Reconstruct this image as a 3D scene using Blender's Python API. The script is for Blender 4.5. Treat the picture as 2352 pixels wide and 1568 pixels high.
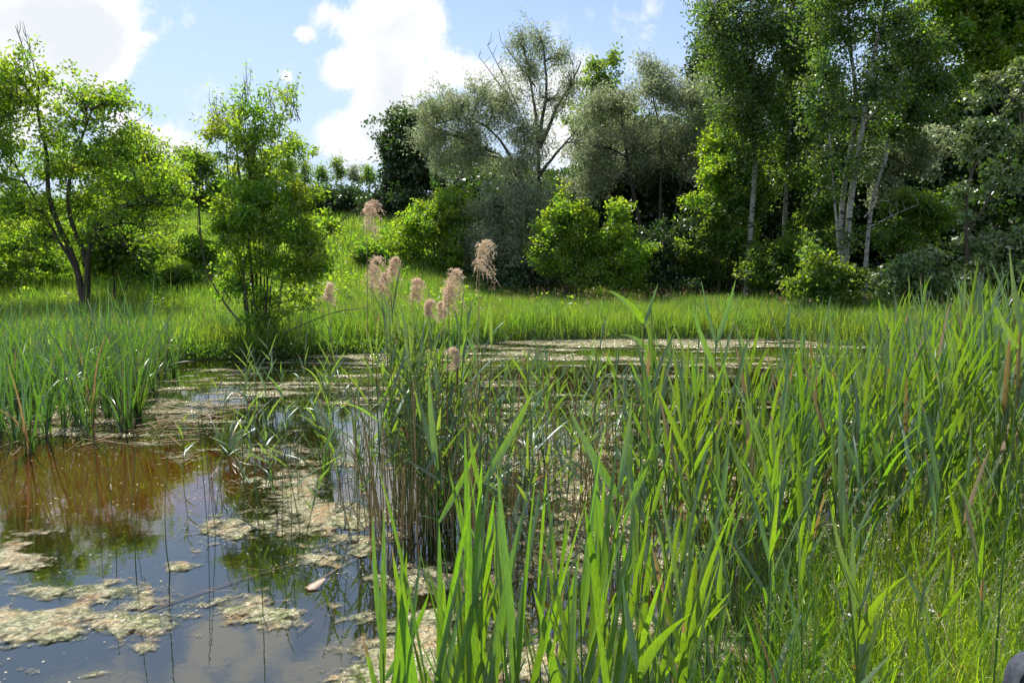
import bpy, math, random
import numpy as np
from mathutils import Vector
for o in list(bpy.data.objects): bpy.data.objects.remove(o)
S = bpy.context.scene
COL = S.collection
R = math.radians
rng = np.random.default_rng(7)

# ------------------------------------------------------------ camera
PITCH = 6.2
CZ = 1.95
FD = 25/36*2352
cam_d = bpy.data.cameras.new('camera'); cam = bpy.data.objects.new('camera', cam_d); COL.objects.link(cam)
cam_d.lens = 25; cam_d.sensor_width = 36; cam_d.clip_start = 0.05; cam_d.clip_end = 2000
cam.location = (0, 0, CZ); cam.rotation_euler = (R(90-PITCH), 0, 0)
S.camera = cam
# ------------------------------------------------------------ colour / sampling
S.view_settings.view_transform = 'Standard'; S.view_settings.look = 'None'
S.view_settings.exposure = 0.6; S.view_settings.gamma = 1
S.render.engine = 'CYCLES'
cy = S.cycles
cy.max_bounces = 8; cy.diffuse_bounces = 3; cy.glossy_bounces = 3; cy.transmission_bounces = 5; cy.transparent_max_bounces = 8
cy.use_denoising = True; cy.caustics_reflective = False; cy.caustics_refractive = False
cy.sample_clamp_indirect = 6
# ------------------------------------------------------------ sun + sky
SUN_EL, SUN_AZ = 56.0, -28.0          # azimuth clockwise from +Y (the view direction)
sd = Vector((math.cos(R(SUN_EL))*math.sin(R(SUN_AZ)), math.cos(R(SUN_EL))*math.cos(R(SUN_AZ)), math.sin(R(SUN_EL))))
sl = bpy.data.lights.new('sun', 'SUN'); sl.energy = 5.0; sl.angle = R(0.53); sl.color = (1, 0.96, 0.88)
so = bpy.data.objects.new('sun', sl); COL.objects.link(so); so.rotation_euler = sd.to_track_quat('Z', 'Y').to_euler(); so.location = sd*50

def pdir(u, v):
    p = R(PITCH)
    dx, dy = (u-1176)/FD, (784-v)/FD
    return np.array([dx, math.cos(p)+dy*math.sin(p), -math.sin(p)+dy*math.cos(p)])
def at(u, v, Y):
    d = pdir(u, v); return np.array([0, 0, CZ]) + d*(Y/d[1])
def gp(u, v, z=0.0):
    d = pdir(u, v); return np.array([0, 0, CZ]) + d*((z-CZ)/d[2])

W = bpy.data.worlds.new('World'); S.world = W; W.use_nodes = True
nt = W.node_tree; nt.nodes.clear()
def N(t, **k):
    n = nt.nodes.new(t)
    for a, b in k.items(): setattr(n, a, b)
    return n
def L(a, b): nt.links.new(a, b)
wo = N('ShaderNodeOutputWorld'); bg = N('ShaderNodeBackground'); sky = N('ShaderNodeTexSky')
sky.sky_type = 'NISHITA'; sky.sun_disc = False; sky.sun_elevation = R(SUN_EL); sky.sun_rotation = R(SUN_AZ % 360)
sky.air_density = 1.0; sky.dust_density = 0.5; sky.ozone_density = 2.0; sky.altitude = 50
bg.inputs[1].default_value = 0.11
tc = N('ShaderNodeTexCoord')
nz = N('ShaderNodeTexNoise'); nz.inputs['Scale'].default_value = 9; nz.inputs['Detail'].default_value = 9; nz.inputs['Roughness'].default_value = 0.62
L(tc.outputs['Generated'], nz.inputs['Vector'])
sb = N('ShaderNodeVectorMath', operation='SUBTRACT'); L(nz.outputs['Color'], sb.inputs[0]); sb.inputs[1].default_value = (.5, .5, .5)
sc = N('ShaderNodeVectorMath', operation='SCALE'); L(sb.outputs[0], sc.inputs[0]); sc.inputs['Scale'].default_value = 0.085
ad = N('ShaderNodeVectorMath', operation='ADD'); L(tc.outputs['Generated'], ad.inputs[0]); L(sc.outputs[0], ad.inputs[1])
CLOUDS = [(60,60,190),(210,50,120),(250,130,75),(120,130,120),(0,200,110),(360,310,75),(430,335,45),(300,290,50),
    (745,25,46),(702,88,24),(900,50,92),(850,130,84),(960,40,66),(765,165,42),(935,130,90),(1050,150,62),(1150,170,55),(1240,230,65),
    (920,210,75),(870,260,70),(830,310,75),(760,315,50),(890,330,55),(1330,200,60),(1290,330,75),(645,180,13),(655,182,9),
    (420,-350,65),(520,-410,80),(640,-450,70),(575,-320,45),(720,-390,50),(330,-500,80),(480,-240,30),(-250,-60,160),(1100,-520,120),(1500,-500,160),(60,-620,150)]
acc = None
for (u, v, r) in CLOUDS:
    d = pdir(u, v); ln = np.linalg.norm(d); d = d/ln; rr = r/FD/ln
    ds = N('ShaderNodeVectorMath', operation='DISTANCE'); L(ad.outputs[0], ds.inputs[0]); ds.inputs[1].default_value = tuple(d)
    mr = N('ShaderNodeMapRange'); L(ds.outputs['Value'], mr.inputs[0]); mr.inputs[1].default_value = 0; mr.inputs[2].default_value = rr*1.35; mr.inputs[3].default_value = 1; mr.inputs[4].default_value = 0
    if acc is None: acc = mr.outputs[0]
    else:
        a = N('ShaderNodeMath', operation='ADD'); L(acc, a.inputs[0]); L(mr.outputs[0], a.inputs[1]); acc = a.outputs[0]
# free clouds away from the view, so that water and leaves have a real sky round them
nz2 = N('ShaderNodeTexNoise'); nz2.inputs['Scale'].default_value = 2.4; nz2.inputs['Detail'].default_value = 8; nz2.inputs['Roughness'].default_value = .6
L(tc.outputs['Generated'], nz2.inputs['Vector'])
sx = N('ShaderNodeSeparateXYZ'); L(tc.outputs['Generated'], sx.inputs[0])
back = N('ShaderNodeMapRange'); L(sx.outputs['Y'], back.inputs[0]); back.inputs[1].default_value = .75; back.inputs[2].default_value = .2; back.inputs[3].default_value = 0; back.inputs[4].default_value = 1
n2m = N('ShaderNodeMapRange'); L(nz2.outputs[0], n2m.inputs[0]); n2m.inputs[1].default_value = .5; n2m.inputs[2].default_value = .65
bm = N('ShaderNodeMath', operation='MULTIPLY'); L(back.outputs[0], bm.inputs[0]); L(n2m.outputs[0], bm.inputs[1])
a = N('ShaderNodeMath', operation='ADD'); L(acc, a.inputs[0]); L(bm.outputs[0], a.inputs[1]); acc = a.outputs[0]
nf = N('ShaderNodeTexNoise'); nf.inputs['Scale'].default_value = 14; nf.inputs['Detail'].default_value = 10; nf.inputs['Roughness'].default_value = .65; nf.inputs['Distortion'].default_value = .3
L(tc.outputs['Generated'], nf.inputs['Vector'])
nfm = N('ShaderNodeMapRange'); L(nf.outputs[0], nfm.inputs[0]); nfm.inputs[1].default_value = .25; nfm.inputs[2].default_value = .75; nfm.inputs[3].default_value = -.62; nfm.inputs[4].default_value = .62
ac2 = N('ShaderNodeMath', operation='ADD'); L(acc, ac2.inputs[0]); L(nfm.outputs[0], ac2.inputs[1])
fac = N('ShaderNodeMapRange', interpolation_type='SMOOTHSTEP'); L(ac2.outputs[0], fac.inputs[0]); fac.inputs[1].default_value = .14; fac.inputs[2].default_value = .80
nc = N('ShaderNodeTexNoise'); nc.inputs['Scale'].default_value = 7; nc.inputs['Detail'].default_value = 7; nc.inputs['Roughness'].default_value = .55; L(ad.outputs[0], nc.inputs['Vector'])
cm = N('ShaderNodeMapRange', interpolation_type='SMOOTHSTEP'); L(nc.outputs[0], cm.inputs[0]); cm.inputs[1].default_value = .38; cm.inputs[2].default_value = .6; cm.inputs[3].default_value = .3
thick = N('ShaderNodeMapRange', interpolation_type='SMOOTHSTEP'); L(acc, thick.inputs[0]); thick.inputs[1].default_value = .8; thick.inputs[2].default_value = 1.7
tm = N('ShaderNodeMath', operation='MULTIPLY'); L(cm.outputs[0], tm.inputs[0]); L(thick.outputs[0], tm.inputs[1])
crp = N('ShaderNodeMixRGB'); L(tm.outputs[0], crp.inputs[0]); crp.inputs[1].default_value = (6.6, 6.65, 6.75, 1); crp.inputs[2].default_value = (5.25, 5.5, 5.8, 1)
lowz = N('ShaderNodeMapRange'); L(sx.outputs['Z'], lowz.inputs[0]); lowz.inputs[1].default_value = .1; lowz.inputs[2].default_value = .38; lowz.inputs[3].default_value = .95; lowz.inputs[4].default_value = .05
hv = N('ShaderNodeMixRGB', blend_type='MIX'); L(lowz.outputs[0], hv.inputs[0]); L(sky.outputs[0], hv.inputs[1]); hv.inputs[2].default_value = (4.1, 4.95, 6.4, 1)
mx = N('ShaderNodeMixRGB'); L(fac.outputs[0], mx.inputs[0]); L(hv.outputs[0], mx.inputs[1]); L(crp.outputs[0], mx.inputs[2])
L(mx.outputs[0], bg.inputs[0]); L(bg.outputs[0], wo.inputs[0])

# ------------------------------------------------------------ helpers
def link(name, data, parent=None):
    o = bpy.data.objects.new(name, data); COL.objects.link(o)
    if parent is not None: o.parent = parent
    return o
def tag(o, label=None, cat=None, group=None, kind=None):
    if label: o['label'] = label
    if cat: o['category'] = cat
    if group: o['group'] = group
    if kind: o['kind'] = kind
    return o
def empty(name, loc, rz=0):
    o = link(name, None); o.location = tuple(loc); o.rotation_euler = (0, 0, rz); o.empty_display_size = .1
    return o
def mesh(name, V, Fq, mat, attrs=None, smooth=True):
    """V (n,3); Fq (m,k) faces of equal size; attrs {name: (n,)}"""
    V = np.asarray(V, np.float32); Fq = np.asarray(Fq, np.int32)
    me = bpy.data.meshes.new(name); k = Fq.shape[1]
    me.vertices.add(len(V)); me.vertices.foreach_set('co', V.ravel())
    me.loops.add(Fq.size); me.loops.foreach_set('vertex_index', Fq.ravel())
    me.polygons.add(len(Fq)); me.polygons.foreach_set('loop_start', np.arange(0, Fq.size, k, dtype=np.int32))
    if smooth: me.polygons.foreach_set('use_smooth', np.ones(len(Fq), bool))
    for a, val in (attrs or {}).items():
        at_ = me.attributes.new(a, 'FLOAT', 'POINT'); at_.data.foreach_set('value', np.asarray(val, np.float32))
    me.update(calc_edges=True)
    if mat: me.materials.append(mat)
    return me
def cat_arr(parts):
    """join [(V,F,rnd)]"""
    Vs, Fs, As, n = [], [], [], 0
    for V, F_, A in parts:
        Vs.append(V); Fs.append(F_+n); As.append(A); n += len(V)
    return np.concatenate(Vs), np.concatenate(Fs), np.concatenate(As)
def unit(v): return v/np.maximum(np.linalg.norm(v, axis=-1, keepdims=True), 1e-9)
def tubes(P, Rr, k=5):
    """P (B,N,3), R (B,N) -> V,F,rnd"""
    P = np.asarray(P, float); Rr = np.asarray(Rr, float); B, n, _ = P.shape
    T = np.gradient(P, axis=1); T = unit(T)
    ref = np.zeros_like(T); ref[..., 0] = 1
    m = np.abs(T[..., 0]) > .8; ref[m] = (0, 1, 0)
    A = unit(np.cross(T, ref)); Bn = np.cross(T, A)
    th = np.arange(k)*2*np.pi/k
    V = P[:, :, None, :] + Rr[:, :, None, None]*(A[:, :, None, :]*np.cos(th)[None, None, :, None] + Bn[:, :, None, :]*np.sin(th)[None, None, :, None])
    i = np.arange(n-1)[:, None]; j = np.arange(k)[None, :]
    f = np.stack([i*k+j, i*k+(j+1) % k, (i+1)*k+(j+1) % k, (i+1)*k+j], -1).reshape(-1, 4)
    F_ = (np.arange(B)[:, None, None]*(n*k)+f[None]).reshape(-1, 4)
    return V.reshape(-1, 3), F_, np.repeat(rng.random(B), n*k)
def leaves(P, Ln, Wd, down=0.0, flat=0.0, r=None):
    """diamond leaves; down pulls the leaf axis downwards"""
    r = r or rng
    n = len(P); t = r.normal(size=(n, 3)); t[:, 2] = t[:, 2]*(1-flat)-down*1.6; t = unit(t)
    s = unit(np.cross(t, r.normal(size=(n, 3))))
    l = (Ln*r.uniform(.7, 1.3, n))[:, None]; w = (Wd*r.uniform(.7, 1.3, n))[:, None]
    nn = np.cross(t, s)*w*.25
    V = np.stack([P, P+t*l*.45+s*w*.5+nn, P+t*l, P+t*l*.45-s*w*.5+nn], 1).reshape(-1, 3)
    return V, np.arange(4*n).reshape(-1, 4), np.repeat(r.random(n), 4)
def blades(p0, az, th0, bend, Ln, Wd, n=8, twist=0.6, fold=True, prof=0, r=None, dead=True):
    """grass-like blades as arrays -> V,F,rnd,t"""
    r = r or rng
    B = len(p0); tt = np.linspace(0, 1, n)
    th = th0[:, None]+bend[:, None]*tt[None]**1.6
    seg = (Ln/(n-1))[:, None]
    h = np.concatenate([np.zeros((B, 1)), np.cumsum(np.sin(th[:, :-1])*seg, 1)], 1)
    z = np.concatenate([np.zeros((B, 1)), np.cumsum(np.cos(th[:, :-1])*seg, 1)], 1)
    ca, sa = np.cos(az)[:, None], np.sin(az)[:, None]
    C = np.stack([h*ca, h*sa, z], -1)+p0[:, None, :]
    ph = r.uniform(-1, 1, B)[:, None]*twist + r.uniform(-1, 1, B)[:, None]*twist*tt[None]
    side = np.stack([-sa*np.ones(n), ca*np.ones(n), np.zeros((B, n))], -1)
    T = unit(np.stack([np.sin(th)*ca, np.sin(th)*sa, np.cos(th)], -1)); nrm = np.cross(side, T)
    sv = side*np.cos(ph)[..., None]+nrm*np.sin(ph)[..., None]
    if prof == 0: w = np.minimum(1, (tt+.12)/.35)**.7*(1-tt**2.2)**.8
    elif prof == 1: w = (1-tt**3)*.9+.02            # strap
    else: w = (1-tt)**.7
    w = w[None]*Wd[:, None]*.5
    nv = unit(np.cross(sv, T))
    if fold:
        V = np.stack([C-sv*w[..., None], C-nv*w[..., None]*.35, C+sv*w[..., None]], 2); m = 3
    else:
        V = np.stack([C-sv*w[..., None], C+sv*w[..., None]], 2); m = 2
    i = np.arange(n-1)[:, None]; j = np.arange(m-1)[None]
    f = np.stack([i*m+j, i*m+j+1, (i+1)*m+j+1, (i+1)*m+j], -1).reshape(-1, 4)
    F_ = (np.arange(B)[:, None, None]*(n*m)+f[None]).reshape(-1, 4)
    A = np.repeat(r.random(B)[:, None], n, 1); q = r.random(B)
    A[q < .018] += 2
    if dead: A[q > .5, -1] += 2; A[q > .85, -2] += 2; A = np.minimum(A, 3)
    return V.reshape(-1, 3), F_, np.repeat(A.reshape(-1), m)
# 2-D noise
_pt = np.random.default_rng(3).random((256, 256))
def vnoise(x, y):
    xi = np.floor(x).astype(int); yi = np.floor(y).astype(int); fx = x-xi; fy = y-yi
    fx = fx*fx*(3-2*fx); fy = fy*fy*(3-2*fy)
    g = lambda a, b: _pt[a & 255, b & 255]
    return (g(xi, yi)*(1-fx)+g(xi+1, yi)*fx)*(1-fy)+(g(xi, yi+1)*(1-fx)+g(xi+1, yi+1)*fx)*fy
def fbm(x, y, o=5):
    s = 0; a = .5; t = 0
    for i in range(o): s = s+a*vnoise(x+17.3*i, y+9.1*i); t += a; x = x*2.03; y = y*2.03; a *= .55
    return s/t
sst = lambda a, b, x: (lambda t: t*t*(3-2*t))(np.clip((x-a)/(b-a), 0, 1))

# ------------------------------------------------------------ materials
def newmat(name):
    m = bpy.data.materials.new(name); m.use_nodes = True; m.node_tree.nodes.clear(); return m
def leafmat(name, col, tcol, trans=.45, gloss=.06, rough=.4, var=.35, hue=.03, spec_tint=(1, 1, 1), spots=False):
    m = newmat(name); t = m.node_tree; nn = t.nodes.new; lk = t.links.new
    out = nn('ShaderNodeOutputMaterial'); at_ = nn('ShaderNodeAttribute'); at_.attribute_name = 'rnd'
    mv = nn('ShaderNodeMapRange'); lk(at_.outputs['Fac'], mv.inputs[0]); mv.inputs[3].default_value = 1-var; mv.inputs[4].default_value = 1+var
    g = nn('ShaderNodeNewGeometry'); nz = nn('ShaderNodeTexNoise'); nz.inputs['Scale'].default_value = 1.3; nz.inputs['Detail'].default_value = 2
    lk(g.outputs['Position'], nz.inputs['Vector'])
    mh = nn('ShaderNodeMapRange'); lk(nz.outputs[0], mh.inputs[0]); mh.inputs[1].default_value = .3; mh.inputs[2].default_value = .7; mh.inputs[3].default_value = .5-hue; mh.inputs[4].default_value = .5+hue
    br = nn('ShaderNodeMapRange'); lk(at_.outputs['Fac'], br.inputs[0]); br.inputs[1].default_value = 1.1; br.inputs[2].default_value = 2.1
    if spots:
        ns = nn('ShaderNodeTexNoise'); ns.inputs['Scale'].default_value = 75; ns.inputs['Detail'].default_value = 3; lk(g.outputs['Position'], ns.inputs['Vector'])
        sp = nn('ShaderNodeMapRange'); lk(ns.outputs[0], sp.inputs[0]); sp.inputs[1].default_value = .66; sp.inputs[2].default_value = .72; sp.inputs[4].default_value = .75
        mp_ = nn('ShaderNodeMapping'); mp_.inputs['Scale'].default_value = (240, 240, 14); lk(g.outputs['Position'], mp_.inputs[0]); nv_ = nn('ShaderNodeTexNoise'); nv_.inputs['Scale'].default_value = 1; nv_.inputs['Detail'].default_value = 2; lk(mp_.outputs[0], nv_.inputs['Vector'])
        st_ = nn('ShaderNodeMapRange'); lk(nv_.outputs[0], st_.inputs[0]); st_.inputs[1].default_value = .3; st_.inputs[2].default_value = .7; st_.inputs[3].default_value = .72; st_.inputs[4].default_value = 1.18
    def hs(c):
        h = nn('ShaderNodeHueSaturation'); h.inputs['Color'].default_value = (*c, 1); lk(mv.outputs[0], h.inputs['Value']); lk(mh.outputs[0], h.inputs['Hue'])
        x_ = nn('ShaderNodeMixRGB'); lk(br.outputs[0], x_.inputs[0]); lk(h.outputs[0], x_.inputs[1]); x_.inputs[2].default_value = (.34, .21, .08, 1)
        if not spots: return x_.outputs[0]
        y_ = nn('ShaderNodeMixRGB'); lk(sp.outputs[0], y_.inputs[0]); lk(x_.outputs[0], y_.inputs[1]); y_.inputs[2].default_value = (.16, .11, .03, 1)
        z_ = nn('ShaderNodeMixRGB'); z_.blend_type = 'MULTIPLY'; z_.inputs[0].default_value = 1; lk(y_.outputs[0], z_.inputs[1]); lk(st_.outputs[0], z_.inputs[2]); return z_.outputs[0]
    d = nn('ShaderNodeBsdfDiffuse'); lk(hs(col), d.inputs[0]); tr = nn('ShaderNodeBsdfTranslucent'); lk(hs(tcol), tr.inputs[0])
    a = nn('ShaderNodeMixShader'); a.inputs[0].default_value = trans; lk(d.outputs[0], a.inputs[1]); lk(tr.outputs[0], a.inputs[2])
    gl = nn('ShaderNodeBsdfGlossy'); gl.inputs['Roughness'].default_value = rough; gl.inputs[0].default_value = (*spec_tint, 1)
    b = nn('ShaderNodeMixShader'); b.inputs[0].default_value = gloss; lk(a.outputs[0], b.inputs[1]); lk(gl.outputs[0], b.inputs[2])
    lk(b.outputs[0], out.inputs[0]); return m
def noisemat(name, c1, c2, scale=6, rough=.85, bump=.4, stretch=(1, 1, 1), c3=None, dist=.02):
    m = newmat(name); t = m.node_tree; nn = t.nodes.new; lk = t.links.new
    out = nn('ShaderNodeOutputMaterial'); p = nn('ShaderNodeBsdfPrincipled'); p.inputs['Roughness'].default_value = rough
    tc = nn('ShaderNodeTexCoord'); mp = nn('ShaderNodeMapping'); mp.inputs['Scale'].default_value = stretch; lk(tc.outputs['Object'], mp.inputs[0])
    nz = nn('ShaderNodeTexNoise'); nz.inputs['Scale'].default_value = scale; nz.inputs['Detail'].default_value = 7; nz.inputs['Roughness'].default_value = .65; lk(mp.outputs[0], nz.inputs['Vector'])
    r = nn('ShaderNodeValToRGB'); lk(nz.outputs[0], r.inputs[0]); r.color_ramp.elements[0].position = .35; r.color_ramp.elements[0].color = (*c1, 1); r.color_ramp.elements[1].position = .65; r.color_ramp.elements[1].color = (*c2, 1)
    if c3: e = r.color_ramp.elements.new(.52); e.color = (*c3, 1)
    lk(r.outputs[0], p.inputs['Base Color'])
    bp = nn('ShaderNodeBump'); bp.inputs['Strength'].default_value = bump; bp.inputs['Distance'].default_value = dist; lk(nz.outputs[0], bp.inputs['Height']); lk(bp.outputs[0], p.inputs['Normal'])
    lk(p.outputs[0], out.inputs[0]); return m
M = {}
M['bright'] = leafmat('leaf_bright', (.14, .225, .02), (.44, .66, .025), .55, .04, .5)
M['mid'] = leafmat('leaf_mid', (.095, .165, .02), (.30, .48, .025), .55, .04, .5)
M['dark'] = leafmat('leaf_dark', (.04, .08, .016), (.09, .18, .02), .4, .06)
M['silver'] = leafmat('leaf_silver', (.29, .33, .21), (.42, .49, .22), .5, .05, .5)
M['birch'] = leafmat('leaf_birch', (.08, .14, .025), (.21, .355, .028), .5, .05, .45)
M['pale'] = leafmat('leaf_pale', (.17, .24, .08), (.26, .38, .07), .35, .08)
M['grass'] = leafmat('grass_blade', (.14, .225, .018), (.50, .72, .02), .5, .04, .45, .35, .02)
M['meadow'] = leafmat('meadow_blade', (.14, .235, .025), (.34, .54, .035), .5, .05, .4, .4, .025)
M['reed'] = leafmat('reed_blade', (.09, .155, .04), (.25, .44, .010), .5, .085, .42, .25, .02, (.85, .94, 1), spots=True)
M['reed2'] = leafmat('reed_leaf', (.11, .185, .07), (.26, .42, .025), .45, .09, .42, .3, .02, (.8, .9, 1))
M['cattail'] = leafmat('cattail_blade', (.06, .13, .025), (.15, .34, .015), .45, .10, .35, .3, .015, spots=True)
M['stem'] = leafmat('reed_stem', (.10, .17, .04), (.12, .2, .03), .2, .06, .4, .3)
M['dry'] = leafmat('dry_stem', (.42, .28, .13), (.42, .27, .12), .2, .05, .5, .4)
M['plume'] = leafmat('plume_hair', (.85, .68, .50), (.9, .7, .5), .45, .04, .6, .3, .01)
M['seed'] = leafmat('seed_head', (.42, .38, .24), (.5, .45, .25), .4, .04, .5, .3, .01)
M['white'] = leafmat('petal_white', (.8, .8, .75), (.7, .7, .6), .3, .03)
M['orange'] = leafmat('petal_orange', (.8, .25, .02), (.8, .3, .02), .3, .03)
M['bark'] = noisemat('bark', (.035, .028, .02), (.11, .09, .065), 9, .9, .8, (3, 3, .6))
M['twig'] = noisemat('twig_bark', (.09, .075, .05), (.17, .15, .11), 9, .9, .4, (3, 3, .6))
# birch bark: white with dark horizontal lenticels
m = newmat('birch_bark'); t = m.node_tree; nn = t.nodes.new; lk = t.links.new
out = nn('ShaderNodeOutputMaterial'); p = nn('ShaderNodeBsdfPrincipled'); p.inputs['Roughness'].default_value = .7
tc = nn('ShaderNodeTexCoord'); mp = nn('ShaderNodeMapping'); mp.inputs['Scale'].default_value = (2.2, 2.2, 9); lk(tc.outputs['Object'], mp.inputs[0])
nz = nn('ShaderNodeTexNoise'); nz.inputs['Scale'].default_value = 1.6; nz.inputs['Detail'].default_value = 6; nz.inputs['Distortion'].default_value = 1.2; lk(mp.outputs[0], nz.inputs['Vector'])
r = nn('ShaderNodeValToRGB'); lk(nz.outputs[0], r.inputs[0]); E = r.color_ramp.elements
E[0].position = .40; E[0].color = (.03, .025, .02, 1); E[1].position = .50; E[1].color = (.44, .42, .37, 1); e2 = E.new(.68); e2.color = (.20, .18, .14, 1)
lk(r.outputs[0], p.inputs['Base Color']); bp = nn('ShaderNodeBump'); bp.inputs['Strength'].default_value = .5; bp.inputs['Distance'].default_value = .02; lk(nz.outputs[0], bp.inputs['Height']); lk(bp.outputs[0], p.inputs['Normal']); lk(p.outputs[0], out.inputs[0]); M['birchbark'] = m
# ground: grassy soil
M['ground'] = noisemat('ground_soil', (.03, .045, .012), (.085, .13, .03), .8, .95, .8, c3=(.05, .08, .02), dist=.1)
# water
m = newmat('pond_water'); t = m.node_tree; nn = t.nodes.new; lk = t.links.new
out = nn('ShaderNodeOutputMaterial'); p = nn('ShaderNodeBsdfPrincipled'); p.inputs['Roughness'].default_value = .015; p.inputs['IOR'].default_value = 2.25
at_ = nn('ShaderNodeAttribute'); at_.attribute_name = 'silt'; g = nn('ShaderNodeNewGeometry')
n1 = nn('ShaderNodeTexNoise'); n1.inputs['Scale'].default_value = 3.5; n1.inputs['Detail'].default_value = 8; n1.inputs['Roughness'].default_value = .7; lk(g.outputs['Position'], n1.inputs['Vector'])
am = nn('ShaderNodeMath'); am.operation = 'MULTIPLY_ADD'; lk(n1.outputs[0], am.inputs[0]); am.inputs[1].default_value = 1.3; am.inputs[2].default_value = -.65
aa = nn('ShaderNodeMath'); aa.operation = 'ADD'; lk(at_.outputs['Fac'], aa.inputs[0]); lk(am.outputs[0], aa.inputs[1])
r = nn('ShaderNodeValToRGB'); lk(aa.outputs[0], r.inputs[0]); E = r.color_ramp.elements
E[0].position = .1; E[0].color = (.009, .012, .002, 1); E[1].position = .9; E[1].color = (.056, .018, .003, 1); e2 = E.new(.42); e2.color = (.018, .013, .003, 1)
lk(r.outputs[0], p.inputs['Base Color'])
n2 = nn('ShaderNodeTexNoise'); n2.inputs['Scale'].default_value = 2.6; n2.inputs['Detail'].default_value = 5; n2.inputs['Roughness'].default_value = .6; lk(g.outputs['Position'], n2.inputs['Vector'])
bp = nn('ShaderNodeBump'); bp.inputs['Strength'].default_value = .06; bp.inputs['Distance'].default_value = .02; lk(n2.outputs[0], bp.inputs['Height']); lk(bp.outputs[0], p.inputs['Normal']); lk(p.outputs[0], out.inputs[0]); M['water'] = m
# algae
m = newmat('algae_mat'); t = m.node_tree; nn = t.nodes.new; lk = t.links.new
out = nn('ShaderNodeOutputMaterial'); p = nn('ShaderNodeBsdfPrincipled'); p.inputs['Roughness'].default_value = .16; p.inputs['IOR'].default_value = 1.8
g = nn('ShaderNodeNewGeometry')
n1 = nn('ShaderNodeTexNoise'); n1.inputs['Scale'].default_value = 5; n1.inputs['Detail'].default_value = 8; n1.inputs['Roughness'].default_value = .7; lk(g.outputs['Position'], n1.inputs['Vector'])
r = nn('ShaderNodeValToRGB'); lk(n1.outputs[0], r.inputs[0]); E = r.color_ramp.elements
E[0].position = .33; E[0].color = (.20, .24, .06, 1); E[1].position = .66; E[1].color = (.50, .31, .15, 1); e2 = E.new(.5); e2.color = (.50, .46, .28, 1)
am_ = nn('ShaderNodeMixRGB'); am_.blend_type = 'MULTIPLY'; am_.inputs[0].default_value = 1; lk(r.outputs[0], am_.inputs[1]); lk(am_.outputs[0], p.inputs['Base Color'])
n2 = nn('ShaderNodeTexNoise'); n2.inputs['Scale'].default_value = 20; n2.inputs['Detail'].default_value = 5; n2.inputs['Roughness'].default_value = .7; lk(g.outputs['Position'], n2.inputs['Vector'])
vo = nn('ShaderNodeTexVoronoi'); vo.inputs['Scale'].default_value = 34; lk(g.outputs['Position'], vo.inputs['Vector'])
fr_ = nn('ShaderNodeValToRGB'); lk(n2.outputs[0], fr_.inputs[0]); fr_.color_ramp.elements[0].position = .38; fr_.color_ramp.elements[0].color = (.42, .41, .3, 1); fr_.color_ramp.elements[1].position = .58; fr_.color_ramp.elements[1].color = (1, 1, 1, 1); lk(fr_.outputs[0], am_.inputs[2])
hh = nn('ShaderNodeMath'); hh.operation = 'ADD'; lk(n2.outputs[0], hh.inputs[0]); lk(vo.outputs['Distance'], hh.inputs[1])
bp = nn('ShaderNodeBump'); bp.inputs['Strength'].default_value = 1; bp.inputs['Distance'].default_value = .03; lk(hh.outputs[0], bp.inputs['Height']); lk(bp.outputs[0], p.inputs['Normal'])
at_ = nn('ShaderNodeAttribute'); at_.attribute_name = 'mask'
n3 = nn('ShaderNodeTexNoise'); n3.inputs['Scale'].default_value = 13; n3.inputs['Detail'].default_value = 6; n3.inputs['Roughness'].default_value = .7; lk(g.outputs['Position'], n3.inputs['Vector'])
am = nn('ShaderNodeMath'); am.operation = 'MULTIPLY_ADD'; lk(n3.outputs[0], am.inputs[0]); am.inputs[1].default_value = 1.1; am.inputs[2].default_value = -.55
aa = nn('ShaderNodeMath'); aa.operation = 'ADD'; lk(at_.outputs['Fac'], aa.inputs[0]); lk(am.outputs[0], aa.inputs[1])
ar = nn('ShaderNodeMapRange'); lk(aa.outputs[0], ar.inputs[0]); ar.inputs[1].default_value = -.02; ar.inputs[2].default_value = .24
tr = nn('ShaderNodeBsdfTransparent'); ms = nn('ShaderNodeMixShader'); lk(ar.outputs[0], ms.inputs[0]); lk(tr.outputs[0], ms.inputs[1]); lk(p.outputs[0], ms.inputs[2]); lk(ms.outputs[0], out.inputs[0]); M['algae'] = m

# ------------------------------------------------------------ terrain
SHORE = np.array([(-24, 4), (-14, 10), (-10.5, 12.6), (-7.2, 14.2), (-5, 15.0), (-3.2, 15.4), (-1.7, 16.4), (0, 17.9), (3, 18.4), (7, 18.3), (9, 16.2), (8.6, 12.5), (6.2, 8.8), (4.4, 6.7), (2.8, 5.1), (1.7, 4.0), (1.05, 3.0), (.6, 2.2), (.2, 1.75), (-.5, 1.35), (-1.4, .6), (-3, -1.5), (-12, -4), (-24, -3)], float)
def sdf(x, y):
    """distance to the shore line, negative in the water"""
    x = np.asarray(x, float); y = np.asarray(y, float); d = np.full(x.shape, 1e9); ins = np.zeros(x.shape, bool)
    n = len(SHORE)
    for i in range(n):
        ax, ay = SHORE[i]; bx, by = SHORE[(i+1) % n]; ex, ey = bx-ax, by-ay
        t = np.clip(((x-ax)*ex+(y-ay)*ey)/(ex*ex+ey*ey), 0, 1)
        d = np.minimum(d, np.hypot(x-ax-t*ex, y-ay-t*ey))
        c = ((ay > y) != (by > y)) & (x < (bx-ax)*(y-ay)/(by-ay+1e-12)+ax); ins ^= c
    return np.where(ins, -d, d)
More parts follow.
